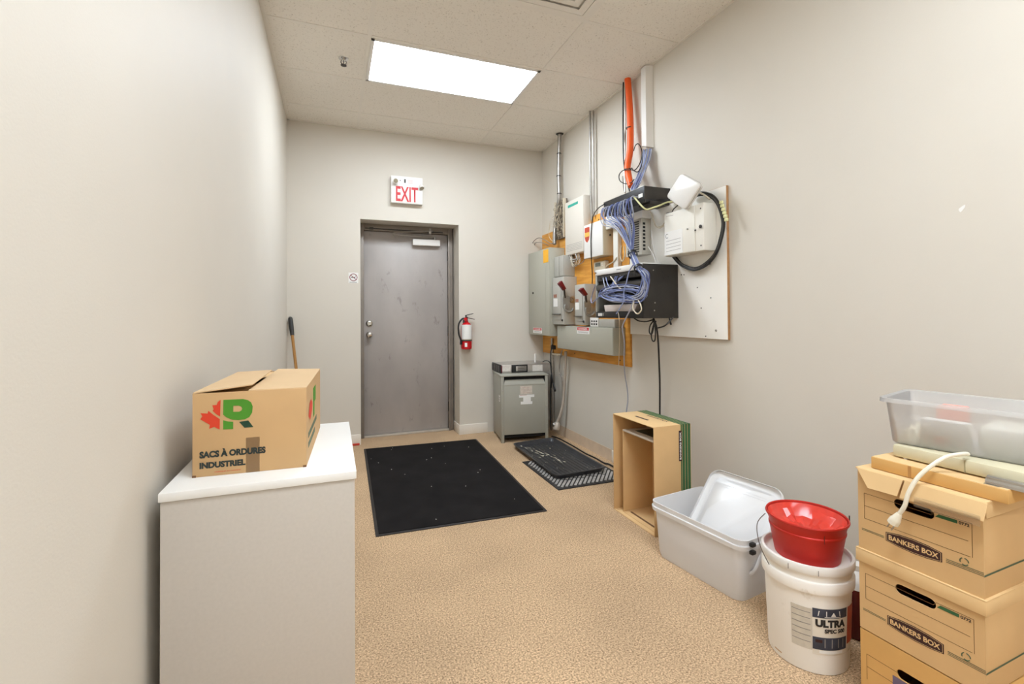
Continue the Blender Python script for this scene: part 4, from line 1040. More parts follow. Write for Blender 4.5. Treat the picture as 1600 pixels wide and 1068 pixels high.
tag(MB().tube([at(u, v, X=X) for u, v, X in ((947, 450, 1.84), (940, 459, 1.83), (931, 468, 1.835), (925, 473, 1.9), (923.8, 468, 1.95), (926, 458, 1.95), (930, 446, 1.9))], .0042, 6, 7).build('network_cable', m_blue[0]), 'pale cable looping past left end of the rack', 'cable')
tag(MB().tube([at(u, v, X=X) for u, v, X in ((996, 466, 1.80), (1001, 476, 1.79), (1002, 484, 1.785), (996, 490, 1.785), (990, 484, 1.785), (989, 477, 1.79), (992, 470, 1.8))], .0042, 6, 7).build('wire', m_beige), 'beige wire loop hanging below the knot of blue cables', 'wire')
tag(MB().tube([at(u, v, X=X) for u, v, X in ((990, 470, 1.79), (984, 485, 1.8), (977, 499, 1.815), (972.5, 512, 1.83), (975.5, 535, 1.88), (975, 560, 1.95), (976.5, 585, 2.02), (980, 607, 2.08), (981, 625, 2.11), (978.5, 650, 2.125), (982, 690, 2.10), (990, 715, 2.08))], .0044, 8, 8).build('network_cable', m_blue[3]), 'long blue cable trailing from the knot down the wall behind the cardboard box', 'cable')
tag(MB().tube([at(u, v, X=X) for u, v, X in ((966, 488, 1.83), (967.5, 500, 1.84), (968, 520, 1.92), (967.5, 545, 2.0), (966.5, 572, 2.06))], .0028, 6, 6).build('wire', m_beige), 'thin beige wire end dangling in front of the wireway', 'wire')
tag(MB().tube([at(u, v, X=1.805) for u, v in ((954, 432), (960, 440), (966, 448), (972, 452))], .0042, 6, 6).build('wire', m_beige), 'short beige cable slanting across the dark network switch', 'wire')
tag(MB().tube([at(u, v, X=1.808) for u, v in ((978, 429), (968, 432), (964, 439), (968, 447))], .004, 6, 6).build('cable', m_black), 'short black cable crossing the dark network switch', 'cable')
# yellow patch lead on the patch panel, black wire loops at the orange duct
tag(MB().tube([at(u, v, X=X) for u, v, X in ((991, 308, 1.90), (997, 315, 1.89), (1003, 322, 1.89), (1010, 327, 1.91), (1018, 325, 1.95), (1030, 321, 2.0), (1042, 316, 2.06), (1050, 315, 2.1))], .0055, 8, 7).build('patch_lead', mx_), 'lime yellow patch lead leaving the right end of the patch panel', 'cable')
tag(MB().tube([at(u, v, X=X) for u, v, X in ((986, 265, 2.0), (974, 266, 2.0), (967.5, 273, 2.0), (968.5, 282, 2.0), (977, 287, 2.0), (986, 285, 1.98), (991, 280, 2.0))], .0036, 6, 8).build('wire', m_black), 'black wire circling round the lower end of the orange duct', 'wire')
tag(MB().tube([at(u, v, X=2.06) for u, v in ((990, 236), (993, 227), (998, 225), (1003, 236), (1001, 252), (994, 264), (988, 266))], .0036, 6, 8).build('wire', m_black), 'black wire arch between the orange duct and white cover', 'wire')
tag(MB().tube([at(u, v, X=2.05) for u, v in ((1003, 240), (1003, 256), (997, 268), (990, 266), (987, 262))], .0036, 6, 8).build('wire', m_black), 'second black wire sagging from white cover to the orange duct tie', 'wire')
tag(MB().tube([at(u, v, X=2.11) for u, v in ((973, 275), (974, 290), (976, 300), (981, 305))], .004, 6, 6).build('wire', m_wire), 'gray wire stub below the orange duct, behind patch panel', 'wire')
# black power leads below the rack
t = thing('power_cable', 'black power cord hanging from the rack down behind the cardboard box', 'power cord', at(1031, 640, X=2.08))
MB().tube([at(u, v, X=X) for u, v, X in ((1020, 494, 2.0), (1022, 500, 2.0), (1026, 512, 2.02), (1028.5, 535, 2.05), (1030, 570, 2.08), (1031, 600, 2.10), (1031, 640, 2.12), (1031, 665, 2.12))], .0062, 8, 8).build('lead', m_black, t)
for pl in ([(1022, 500), (1016, 508), (1014.5, 518), (1018, 522), (1021, 512), (1022, 501)], [(1023, 501), (1018, 520), (1019, 531), (1023, 532), (1024, 520), (1023, 503)]):
    MB().tube([at(u, v, X=1.995) for u, v in pl], .0045, 6, 7).build('tied_loop', m_black, t)
MB().lathe([(.008, -.006), (.014, -.006), (.014, .006), (.008, .006)], at(1022.3, 502, X=1.996), seg=12, closed=True).build('tie', m_black, t)
tag(MB().tube([at(u, v, X=X) for u, v, X in ((990, 496, 1.95), (998, 501, 1.96), (1010, 502, 1.98), (1021, 499, 1.99))], .0045, 6, 7).build('cable', m_black), 'black cable sagging under the rack, left of the tied cord', 'cable')
tag(MB().tube([at(u, v, X=X) for u, v, X in ((1052, 495, 2.08), (1046, 502, 2.05), (1038, 509, 2.02), (1028, 512, 2.005))], .0045, 6, 7).build('cable', m_black), 'black cable sagging under the rack, right of the tied cord', 'cable')
tag(MB().tube([at(u, v, X=2.06) for u, v in ((1045, 494), (1047, 501), (1048.5, 507))], lambda u: .004 + .003 * u, 6, 5).build('cable', m_black), 'short black plug end poking down under the rack', 'cable')

# ---------------------------------------------------------------- behind and beside the transformer
t = thing('outlet_box', 'cream outlet box on the wall under the breaker panel', 'outlet', (2.11, 4.36, .80))
q0 = at(862, 540, X=2.085); q1 = at(872, 553, X=2.085)
MB().box(2.085, XR - .0005, q1.y, q0.y, q1.z, min(q0.z, .8085), .004).build('housing', m_beige, t)
MB().box(2.05, 2.085, (q0.y + q1.y) / 2 - .03, (q0.y + q1.y) / 2 + .03, q0.z - .03, q0.z + .012, .006).build('plug_adapter', m_black, t)
t = thing('flexible_conduit', 'pale flexible conduit from wireway down to the transformer side', 'conduit', at(874, 668, X=2.08))
MB().tube([at(884, 549, X=2.09), at(883, 580, X=2.10), at(881, 610, X=2.10), at(879, 632, X=2.09), at(875, 648, X=2.07), at(870, 660, X=2.045), at(868.5, 668, X=2.02)], .014, 10, 8).build('hose', mat('conduit_pale', (190, 180, 168), .45, .3), t)
MB().lathe([(0, 0), (.03, 0), (.034, .012), (.034, .05), (.026, .07), (.014, .075), (0, .075)], at(869, 671, X=2.03), (.2, .1, 1), 16).build('elbow_connector', mat('conduit_pale', (190, 180, 168)), t)
MB().lathe([(0, 0), (.022, 0), (.026, .03), (.02, .05), (0, .05)], at(864, 664, X=2.0), (1, 0, .3), 14).build('locknut', m_steel, t)
pipe('thin silver conduit dropping from wireway, left of the pale flexible one', [at(878.5, 547, X=2.11), at(875, 560, X=2.11), at(874, 582, X=2.11), at(878, 590, X=2.11), at(879, 622, X=2.115)], .006, m_steel, 'conduit', (), False)
pipe('gray metal conduit between breaker panel and floor behind the transformer', [at(862.5, 528, X=2.12), at(863, 560, X=2.12), at(863.5, 620, X=2.12), at(864, 660, X=2.12)], .012, m_steel, 'conduit', (), False)
for k, (lab, pl) in enumerate([
    ('black power cord from the outlet box bundled beside the transformer', [(863, 538, 2.04), (860.5, 552, 2.04), (861, 575, 2.04), (862.5, 590, 2.02), (861, 604, 2.02), (863, 596, 2.03), (868, 608, 2.03), (866, 609, 2.04), (862, 585, 2.04), (860.5, 600, 2.03), (860, 640, 2.03), (861, 672, 2.03)]),
    ('thin black cord from rack server to the bundled power cord', [(848, 565, 1.97), (853, 563, 1.99), (859, 566, 2.02), (861, 578, 2.03), (862, 590, 2.05), (861, 606, 2.05)])]):
    tag(MB().tube([at(u, v, X=X) for u, v, X in pl], .0058 if k == 0 else .004, 8, 8).build('power_cable', m_black), lab, 'power cord')
tag(MB().tube([at(862, 681, Z=.008), at(872, 684, Z=.008), at(884, 690, Z=.008), at(900, 699, Z=.008), at(915, 708, Z=.008), at(930, 715, Z=.008), at(944, 723, Z=.010), at(952, 725, Z=.010), at(962, 731, Z=.012)], .0065, 8, 8).build('power_cable', m_black), 'black cord lying on the carpet along the right wall past the boot tray', 'power cord')

# ---------------------------------------------------------------- open cardboard box standing on its end
OX0, OX1, OY0, OY1, OZ = 1.640, 1.892, 2.142, 2.545, .596
t = thing('cardboard_box', 'open brown cardboard box with green band standing on its end', 'box', ((OX0 + OX1) / 2, (OY0 + OY1) / 2, 0))
th = .005
MB().box(OX0, OX1, OY1 - th, OY1, 0, OZ, .001).build('side_panel', m_card, t)
MB().box(OX0, OX1, OY0, OY0 + th, 0, OZ, .001).build('side_panel', m_card, t)
MB().box(OX0, OX1, OY0 + th, OY1 - th, OZ - th, OZ, .001).build('top_panel', m_cardl, t)
MB().box(OX0, OX1, OY0 + th, OY1 - th, 0, th, .001).build('bottom_panel', m_cardl, t)
MB().box(OX1 - th, OX1, OY0 + th, OY1 - th, th, OZ - th).build('back_panel', m_card, t, smooth=0)
fs_ = Fr((OX0, OY0, 0), (1, 0, 0), (0, 0, 1)); ft = Fr((OX0, OY0, OZ), (1, 0, 0), (0, 1, 0)); W = OX1 - OX0
for nm, f, L_ in (('green_band', fs_, OZ), ('green_band', ft, OY1 - OY0)):
    MB().slab(f, W * .72, W * .985, 0, L_, .0, .0008).build(nm, m_green, t, smooth=0)
    for k in range(3): MB().strip(f, (W * (.755 + .075 * k), .0), (W * (.755 + .075 * k), L_), .0022, .0012).build('band_line', m_card, t, smooth=0)
pl_ = MB().slab(fs_, W * .665, W * .745, OZ * .66, OZ * .945, .0008, .0014, 0).build('name_plate', m_brownp, t, smooth=0)
ftx = Fr(fs_.p(W * .725, OZ * .675, .0014), (0, 0, 1), (-1, 0, 0))
text('lettering', 'BANKERS BOX', ftx, 0, 0, OZ * .255, W * .04, m_paper, pl_, .0006, .03)
s0 = [onp(u, v, ft) for u, v in ((995, 649), (1005, 649.5), (1012, 654), (1001, 653.5))]
MB().slab(ft, W * .30, W * .36, (OY1 - OY0) * .40, (OY1 - OY0) * .70, .0, .0009).build('hand_slot', m_brownp, t, smooth=0)
ftt = Fr(ft.p(W * .60, .27, 0), (0, -1, 0), (1, 0, 0))
text('lettering', 'BANKERS BOX', ftt, 0, 0, .19, .018, m_brownp, t, .0009, .02)
# smaller box nested in it
IX0, IX1, IY0, IY1, IZ0, IZ1 = 1.664, 1.884, 2.150, 2.478, .0055, .510
t = thing('cardboard_box', 'smaller open cardboard box nested inside the box with green band', 'box', ((IX0 + IX1) / 2, (IY0 + IY1) / 2, IZ0))
MB().box(IX0, IX1, IY1 - .004, IY1, IZ0, IZ1, .001).build('side_panel', m_card, t)
MB().box(IX0, IX1, IY0, IY0 + .004, IZ0, IZ1, .001).build('side_panel', m_card, t)
tp = MB().box(IX0, IX1, IY0 + .004, IY1 - .004, IZ1 - .010, IZ1, .001).build('top_panel', mat('greyed_card', (196, 184, 168), .7), t)
MB().box(IX0 + .05, IX1 - .01, IY0 + .02, IY1 - .06, IZ1, IZ1 + .0015).build('dark_print', mat('dark_olive_print', (66, 70, 56), .6, var=.3, vs=18), tp, smooth=0)
MB().box(IX1 - .004, IX1, IY0 + .004, IY1 - .004, IZ0, IZ1 - .01).build('back_panel', m_card, t, smooth=0)
MB().box(IX0, IX1 - .004, IY0 + .004, IY1 - .004, IZ0, IZ0 + .004, .001).build('bottom_panel', m_cardl, t)
MB().box(IX0 + .03, IX0 + .042, IY0 + .01, IY1 - .03, IZ0 + .004, IZ0 + .006).build('floor_slot', m_cardedge, t, smooth=0)

# ---------------------------------------------------------------- clear storage tote with its lid dropped in
la = V((-.133, .991, 0)); lb = V((.991, .133, 0)); tc0 = V((1.743, 1.781, 0))
ft = Fr(tc0, lb, la)
t = thing('storage_tote', 'clear plastic storage tote with black clips on the carpet by right wall', 'storage tote', tc0, math.atan2(lb.y, lb.x))
def rl(hx, hy, r, z, seg=6):
    out = []
    for cx_, cy_, a0 in ((hx - r, hy - r, 0), (-hx + r, hy - r, 90), (-hx + r, -hy + r, 180), (hx - r, -hy + r, 270)):
        for k in range(seg + 1):
            a = math.radians(a0 + 90 * k / seg); out.append(ft.p(cx_ + r * math.cos(a), cy_ + r * math.sin(a), z))
    return out
loft([rl(.160, .213, .03, .006), rl(.178, .232, .045, .0), rl(.184, .238, .045, .022), rl(.190, .254, .045, .225), rl(.203, .268, .05, .228), rl(.205, .270, .05, .246), rl(.198, .263, .045, .248), rl(.200, .265, .045, .270), rl(.194, .259, .042, .270), rl(.186, .250, .042, .225), rl(.180, .234, .042, .026), rl(.165, .218, .035, .008)], 'body', m_trans, t, True, False, 50)
bpy.context.view_layer.update()
# close the inner floor
b = MB(); b.bm.faces.new([b.bm.verts.new(q) for q in rl(.166, .219, .035, .0085)]); b.build('floor_panel', m_trans, t)
for sx in (-.07, .07):
    for k, z in enumerate((.238,)):
        pass
hd = Fr(ft.p(-.168, -.268, .0), lb, (0, 0, 1))
for z0 in (.226, .258):
    MB().slab(hd, .0, .026, z0 - .008, z0 + .008, .0, .018, .004).build('latch_clip', m_black, t, label='black plastic latch clip')
# lid: rounded ribbed slab leaning in the tote
e1 = V((.08, -.33, -.012)).normalized()
P0 = V((1.838, 1.908, .418)); P2 = at(1052, 812, X=1.600)
e2 = (P2 - P0); e2 = (e2 - e2.dot(e1) * e1).normalized(); n3 = e1.cross(e2).normalized()
fl_ = Fr(P0 - e1 * .005 - e2 * .0, e1, e2)
LW, LL = .362, .42
t = thing('tote_lid', 'frosted plastic lid standing tilted inside the clear storage tote', 'lid', P0 + e1 * LW / 2 + e2 * LL * .5)
def lidloop(ins, r, n, seg=6):
    out = []; a0, a1, b0, b1 = ins, LW - ins, ins, LL - ins
    for cx_, cy_, t0 in ((a1 - r, b1 - r, 0), (a0 + r, b1 - r, 90), (a0 + r, b0 + r, 180), (a1 - r, b0 + r, 270)):
        for k in range(seg + 1):
            a = math.radians(t0 + 90 * k / seg); out.append(fl_.p(cx_ + r * math.cos(a), cy_ + r * math.sin(a), n))
    return out
loft([lidloop(.004, .05, -.016), lidloop(0, .052, -.012), lidloop(0, .052, .006), lidloop(.012, .045, .010), lidloop(.03, .04, .010), lidloop(.036, .04, .002)], 'panel', m_trans2, t, False, True, 50)
for k in range(4):
    MB().slab(fl_, .07, LW - .07, .06 + .012 * k + (.0 if k < 2 else .26), .064 + .012 * k + (.0 if k < 2 else .26), .002, .006, .001).build('rib', m_trans2, t)

# ---------------------------------------------------------------- paint pail, red bucket on it, jug behind
PC = V((1.603, 1.230, 0)); 
t = thing('paint_pail', 'white plastic paint pail with lid on the carpet beside file boxes', 'pail', PC)
m_pail = mat('pail_white', (246, 242, 236), .42, var=.02, vs=6, dirt=((206, 194, 176), 7, .60, .74))
MB().lathe([(0, .004), (.116, .004), (.119, 0), (.1235, .002), (.125, .008), (.1345, .272), (.143, .276), (.144, .282), (.144, .308), (.142, .312), (.136, .314), (.1362, .330), (.139, .332), (.139, .338), (.12, .338), (0, .338)], PC, seg=64).build('body', m_pail, t)
ld = MB().lathe([(.1405, .338), (.1440, .338), (.1455, .342), (.1455, .362), (.1435, .366), (.136, .367), (.1335, .363), (.1335, .352), (.131, .350), (0, .350)], PC, seg=64).build('lid', m_white, t)
for an in (196, 231):
    a = math.radians(an); q = PC + V((math.cos(a), math.sin(a), 0)) * .1457
    MB().cyl(q + V((0, 0, .340)), q + V((0, 0, .358)), .0009, 6).build('lid_slit', m_dark, ld)
BA = 217.5
def rp(z): return .125 + (.1345 - .125) * z / .272 + .0007
def wrap(off=0.0): return lambda a, b: V((PC.x + (rp(b) + off) * math.cos(math.radians(BA + a)), PC.y + (rp(b) + off) * math.sin(math.radians(BA + a)), b))
def wpatch(a0, a1, z0, z1, off=0.0, n=16):
    b = MB(); w_ = wrap(off); L_ = []
    for k in range(n + 1):
        a = a0 + (a1 - a0) * k / n; L_.append((b.bm.verts.new(w_(a, z0)), b.bm.verts.new(w_(a, z1))))
    for k in range(n): b.bm.faces.new([L_[k][0], L_[k + 1][0], L_[k + 1][1], L_[k][1]])
    return b
wpatch(-21, 6, .082, .222).build('instruction_label', mat('label_greige', (206, 198, 184), .7, var=.06, vs=60), t, smooth=60)
for k in range(6): wpatch(-20, 4, .206 - .02 * k, .2085 - .02 * k, .0004).build('fine_print', m_grayink, t, smooth=60)
m_navy = mat('label_slate', (58, 62, 76), .6, var=.35, vs=26)
wpatch(6.5, 75, .070, .228).build('brand_label', mat('label_paper', (228, 220, 206), .6, var=.04, vs=30), t, smooth=60, label='paint label with black lettering')
wpatch(6.5, 58, .196, .227, .0005).build('label_band', m_navy, t, smooth=60)
wpatch(6.5, 58, .088, .130, .0005).build('label_band', m_navy, t, smooth=60)
wpatch(60, 86, .10, .226, .0006).build('red_label_panel', mat('label_rust', (176, 78, 50), .6, var=.2, vs=20), t, smooth=60)
text('lettering', 'ULTRA', None, 10, .165, 44, .026, m_ink, t, bold=.06, wrap=wrap(.0012))
text('lettering', 'SPEC 500', None, 22, .146, 31, .014, m_ink, t, bold=.05, wrap=wrap(.0012))
for a, sl in ((13, 1.4), (24, 0), (44, -1.2)):
    MB().hexa([wrap(o_)(a + da + (sl if z_ > .21 else 0), z_) for o_ in (.0006, .0014) for da, z_ in ((0, .203), (1.0, .203), (1.0, .220), (0, .220))]).build('white_stroke', m_white, t, smooth=0)
MB().hexa([wrap(o_)(a, z_) for o_ in (.0006, .0014) for a, z_ in ((31, .203), (38, .203), (34.8, .215), (34.2, .215))]).build('white_triangle', m_white, t, smooth=0)
wpatch(22, 46, .1985, .2005, .0009, 8).build('white_underline', m_white, t, smooth=60)
for a in (22, 32, 42, 50): wpatch(a, a + 1.2, .096, .126, .0009, 2).build('label_streak', m_grayink, t, smooth=0)
wpatch(15, 50, .076, .086, .0008).build('name_strip', m_paper, t, smooth=60)
wpatch(10, 19, .112, .122, .0009, 6).build('name_badge', m_brownp, t, smooth=60)
wpatch(-52, -38, .020, .024, .0003, 6).build('tan_print', mat('tan_print', (196, 158, 122), .7), t, smooth=60)

RC = V((1.598, 1.224, .3505)); 
t = thing('red_bucket', 'red metal bucket with wire handle standing on the white pail', 'bucket', RC)
m_rb = mat('bucket_red', (196, 40, 30), .42, .25, var=.10, vs=10)
MB().lathe([(0, .004), (.098, .004), (.1015, 0), (.103, .006), (.118, .092), (.1205, .096), (.1205, .102), (.118, .105), (.1245, .128), (.1290, .134), (.1310, .139), (.1290, .143), (.1255, .141), (.1225, .130), (.1165, .098), (.1005, .010), (0, .010)], RC, seg=64).build('body', m_rb, t)
lip = []
rngb = random.Random(2)
b = MB(); RN = 40; rows = []
for (r, z, amp) in ((.1225, .136, .001), (.112, .118, .004), (.09, .098, .008), (.06, .088, .010), (.03, .084, .008)):
    rows.append([b.bm.verts.new(RC + V(((r + rngb.uniform(-amp, amp) * .4) * math.cos(2 * PI * j / RN), (r + rngb.uniform(-amp, amp) * .4) * math.sin(2 * PI * j / RN), z + rngb.uniform(-amp, amp)))) for j in range(RN)])
for A_, B_ in zip(rows, rows[1:]):
    for j in range(RN): b.bm.faces.new([A_[j], A_[(j + 1) % RN], B_[(j + 1) % RN], B_[j]])
b.bm.faces.new(rows[-1])
b.build('crumpled_liner', mat('liner_red', (222, 70, 56), .22, var=.12, vs=20), t, smooth=20, label='shiny crumpled red liner')
a = math.radians(BA + 25); sp_ = RC + V((math.cos(a), math.sin(a), 0)) * .121
MB().box(sp_.x - .001, sp_.x + .001, sp_.y - .001, sp_.y + .001, RC.z + .09, RC.z + .14).build('seam', mat('seam_red', (120, 24, 20), .5), t)
t1 = RC + V((math.cos(math.radians(BA - 80)), math.sin(math.radians(BA - 80)), 0)) * .131 + V((0, 0, .125))
t2 = RC + V((math.cos(math.radians(BA + 100)), math.sin(math.radians(BA + 100)), 0)) * .131 + V((0, 0, .125))
dv = V((math.cos(math.radians(BA - 62)), math.sin(math.radians(BA - 62)), 0))
MB().tube([t1, t1 + dv * .03 + V((0, 0, -.04)), RC + dv * .165 + V((0, 0, .03)), RC + V((math.cos(math.radians(BA - 46)), math.sin(math.radians(BA - 46)), 0)) * .158 + V((0, 0, -.022))], .0016, 6, 8).build('wire_handle', mat('wire_steel', (120, 112, 104), .35, .9), t)
MB().cyl(t2 + V((0, 0, 0)), t2 + V((0, 0, .03)), .002, 6).build('handle_stub', m_dark, t)

JC = V((1.872, 1.232, 0))
t = thing('jug', 'dark red jug with white shoulder half hidden behind the file boxes', 'jug', JC)
MB().lathe([(0, 0), (.062, 0), (.068, .006), (.07, .02), (.07, .16), (.066, .185), (0, .185)], JC, seg=32).build('body', mat('jug_red', (92, 18, 22), .25), t)
MB().lathe([(.0665, .184), (.06, .205), (.035, .232), (.024, .238), (.024, .258), (0, .258)], JC, seg=32).build('shoulder', m_white, t)

# ---------------------------------------------------------------- stack of file boxes
av = V((.0355, -.9994, 0)).normalized(); bv = V((-av.y, av.x, 0)); FA = V((1.5285, .9965, 0))
FWd, FD, FH = .298, .385, .2455
fmid = Fr(FA + V((0, 0, FH)), av, (0, 0, 1))
def z1(x, y): return onp(1310 + x / 3.986, 800 + y / 3.986, fmid)
GR = {k: [z1(*q) for q in v] for k, v in dict(
    hole=[(350, 405), (605, 570)], left=[(163, 385), (163, 568)], mid=[(165, 475), (870, 830)], bot=[(163, 568), (882, 945)],
    top=[(163, 385), (660, 622)], toptab=[(690, 610), (890, 714)], right=[(889, 714), (883, 945)], tab=[(672, 628), (690, 613), (797, 672), (795, 690)],
    num=[(808, 695), (878, 722)], plq=[(313, 687), (313, 733), (660, 927), (662, 878)], sl=[(150, 615), (298, 705)], sr=[(695, 915), (912, 1030)], rec=[(850, 968), (880, 990)]).items()}
0 and print('GR', {k: [(round(a, 3), round(b_, 3)) for a, b_ in v] for k, v in GR.items()})
m_plq = m_brownp
def filebox(z0, lab, style, cardm, grp='stacked file boxes'):
    o = FA + V((0, 0, z0)); f = Fr(o, av, (0, 0, 1)); fz = Fr(o, av, -bv)       # fz.n = up or down, built with explicit points
    t = thing('file_box', lab, 'file box', o + av * FWd / 2 + bv * FD / 2, math.atan2(av.y, av.x) + PI / 2, grp)
    def bx(s0, s1, d0, d1, h0, h1, bev=.0012):
        return MB().hexa([o + av * s + bv * d + V((0, 0, h)) for h in (h0, h1) for s, d in ((s0, d0), (s1, d0), (s1, d1), (s0, d1))], bev)
    th = .004
    # front with a real hand hole: built as a filled figure with a hole, given depth
    hx0, hx1 = .098, .196; hz0, hz1 = .158, .186
    loops = [[(0, 0), (FWd, 0), (FWd, FH - .004), (0, FH - .004)]]
    r = (hz1 - hz0) / 2; hl = []
    for cx_, a0 in ((hx1 - r, -90), (hx0 + r, 90)):
        for k in range(9):
            a = math.radians(a0 + 180 * k / 8); hl.append((cx_ + r * math.cos(a), (hz0 + hz1) / 2 + r * math.sin(a)))
    b = MB(); b.fill(f, [loops[0], hl], 0)
    ext = bmesh.ops.extrude_face_region(b.bm, geom=list(b.bm.faces))
    bmesh.ops.translate(b.bm, verts=[v for v in ext['geom'] if isinstance(v, bmesh.types.BMVert)], vec=-f.n * th)
    fp_ = b.build('front_panel', cardm, t, smooth=0)
    bx(0, FWd, FD - th, FD, 0, FH - .004).build('rear_panel', cardm, t)
    bx(0, th, th, FD - th, 0, FH - .004).build('side_panel', cardm, t)
    sd = bx(FWd - th, FWd, th, FD - th, 0, FH - .004).build('side_panel', cardm, t)
    bx(th, FWd - th, th, FD - th, 0, th, 0).build('bottom_panel', cardm, t)
    # contents seen dark through the hand hole: the inner flap
    g = Fr(FA + av * FWd + V((0, 0, z0)), bv, (0, 0, 1))
    if style != 'plain':
        MB().strip(g, (0, .058), (FD, .058), .005, .0006).build('printed_band', m_greenline, sd, smooth=0)
        for s, e in (((.010, .062), (.072, .062)), ((.010, .058), (.072, .058)), ((.220, .062), (FWd, .062)), ((.220, .058), (FWd, .058)), ((.220, .066), (FWd, .066))):
            MB().strip(f, s, e, .0016, .0006).build('printed_band', m_greenline, fp_, smooth=0)
        plq = [(.076, .052), (.076, .078), (.11, .084), (.145, .086), (.18, .084), (.212, .078), (.212, .052), (.18, .047), (.145, .045), (.11, .047)]
        p_ = MB().poly(f, plq, .0006).build('name_plate', m_plq, t, smooth=0)
        text('lettering', 'BANKERS BOX', f, .084, .058, .120, .0145, m_cardl, p_, .0012, .03)
        for q0, q1 in zip(plq, plq[1:] + plq[:1]):
            cc = (.144, .0655); ins = lambda q: (cc[0] + (q[0] - cc[0]) * .955, cc[1] + (q[1] - cc[1]) * .86)
            MB().strip(f, ins(q0), ins(q1), .0010, .0011).build('plate_border', m_cardl, p_, smooth=0)
        for s, e in (((.018, .095), (.018, .172)), ((.018, .095), (.272, .095)), ((.018, .134), (.268, .134)), ((.018, .172), (.190, .172)), ((.190, .172), (.197, .182)), ((.197, .182), (.276, .182)), ((.276, .182), (.276, .095))):
            MB().strip(f, s, e, .0012, .0006).build('printed_line', m_lineink, fp_, smooth=0)
        MB().poly(f, [(.198, .170), (.206, .179), (.246, .179), (.246, .170)], .0008).build('green_tab', m_green, fp_, smooth=0)
        text('lettering', '0772', f, .249, .1705, .022, .008, m_ink, fp_, .0008, .03)
        for k in range(3):
            a0 = 120 * k
            MB().tube([f.p(.259 + .009 * math.cos(math.radians(a)), .077 + .009 * math.sin(math.radians(a)), .0006) for a in (a0, a0 + 30, a0 + 60, a0 + 85)], .0013, 5, 2).build('recycling_arrow', m_greenline, fp_)
    else:
        for s, e in (((.018, .095), (.018, .172)), ((.018, .172), (.1, .172)), ((.018, .134), (.268, .134))):
            MB().strip(f, s, e, .0012, .0006).build('printed_line', m_lineink, fp_, smooth=0)
    return t, bx, f
t, bx, f = filebox(0, 'bottom file box of the stack, mostly below the picture edge', 'plain', m_cardd)
bx(.0045, FWd - .0045, .0045, FD - .0045, FH - .012, FH - .004, 0).build('lid', m_cardd, t)
MB().slab(f, .088, .165, .128, .157, .0006, .0012).build('mauve_label', mat('mauve_label', (112, 98, 124), .6, var=.15, vs=40), t, smooth=0)
def overlid(t, bx, ov=.006, drop=.040):
    b = MB()
    for s0, s1, d0, d1, h0, h1 in ((-ov, FWd + ov, -ov, FD + ov, FH - .004, FH), (-ov, FWd + ov, -ov, -ov + .003, FH - drop, FH - .004), (-ov, FWd + ov, FD + ov - .003, FD + ov, FH - drop, FH - .004), (-ov, -ov + .003, -ov + .003, FD + ov - .003, FH - drop, FH - .004), (FWd + ov - .003, FWd + ov, -ov + .003, FD + ov - .003, FH - drop, FH - .004)):
        b2 = bx(s0, s1, d0, d1, h0, h1, .0008); me = bpy.data.meshes.new('x'); b2.bm.to_mesh(me); b2.bm.free(); b.bm.from_mesh(me); bpy.data.meshes.remove(me)
    return b.build('lid', m_cardl, t)
t, bx, f = filebox(FH, 'middle file box of the stack with an intact overhanging lid', 'print', m_card)
overlid(t, bx)
t, bx, f = filebox(2 * FH, 'top file box of the stack with crumpled lid under the white cord', 'print', m_card)
lid = bx(-.004, FWd + .008, -.004, FD + .006, FH - .003, FH + .002).build('lid', m_cardl, t)
# its torn front flap, bent outwards, in two halves
def flap(s0t, s1t, s0b, s1b, z_t, z0b, z1b, nt, nb):
    q = [f.p(s0t, z_t, nt), f.p(s1t, z_t, nt), f.p(s1b, z1b, nb), f.p(s0b, z0b, nb)]
    return MB().hexa([p - f.n * .0015 for p in q] + [p + f.n * .0015 for p in q], .0006, 1)
flap(.0, .125, .040, .118, FH + .001, FH - .048, FH - .046, .005, .020).build('lid_flap', m_cardl, lid)
flap(.130, FWd + .012, .124, FWd + .010, FH + .001, FH - .048, FH - .042, .005, .021).build('lid_flap', m_cardl, lid)
m_clear = plastic('clear_tape', (244, 224, 196), .92, .15)
MB().slab(f, .16, FWd + .004, FH - .058, FH - .030, .0225, .0229).build('clear_tape', m_clear, lid, smooth=0)
bx(FWd + .004, FWd + .007, .0, .25, FH - .040, FH - .003, .0008).build('lid_flap', m_cardl, lid)

ZT = 3 * FH + .0035
# flat brown box, beige case with cord, clear tub
FO = V((1.553, .972, ZT)); fb2 = [FO, av, bv]
def hb(o, s0, s1, d0, d1, h0, h1, bev=.001): return MB().hexa([o + av * s + bv * d + V((0, 0, h)) for h in (h0, h1) for s, d in ((s0, d0), (s1, d0), (s1, d1), (s0, d1))], bev)
t = thing('flat_box', 'flat brown cardboard box lying on top of the file boxes', 'box', FO + av * .155 + bv * .15)
hb(FO, 0, .312, 0, .30, 0, .034, .0015).build('carton', m_cardd, t)
hb(FO, .002, .31, .002, .30, .034, .0352, .0).build('top_face', m_cardl, t, smooth=0)
hb(FO, .098, .106, -.0008, .0, .002, .034, 0).build('tape_strip', mat('tape_tan', (188, 138, 80), .5), t, smooth=0)
ZK = ZT + .0356
KO = V((1.606, .945, ZK))
t = thing('equipment_case', 'flat beige plastic case with white cord under the clear tub', 'case', KO + av * .17 + bv * .12)
m_case = mat('case_beige', (212, 203, 172), .5, var=.04, vs=12)
hb(KO, 0, .335, 0, .26, .002, .040, .009).build('shell', m_case, t)
for s in (.03, .29): hb(KO, s, s + .008, .004, .02, 0, .003, 0).build('foot', m_white, t)
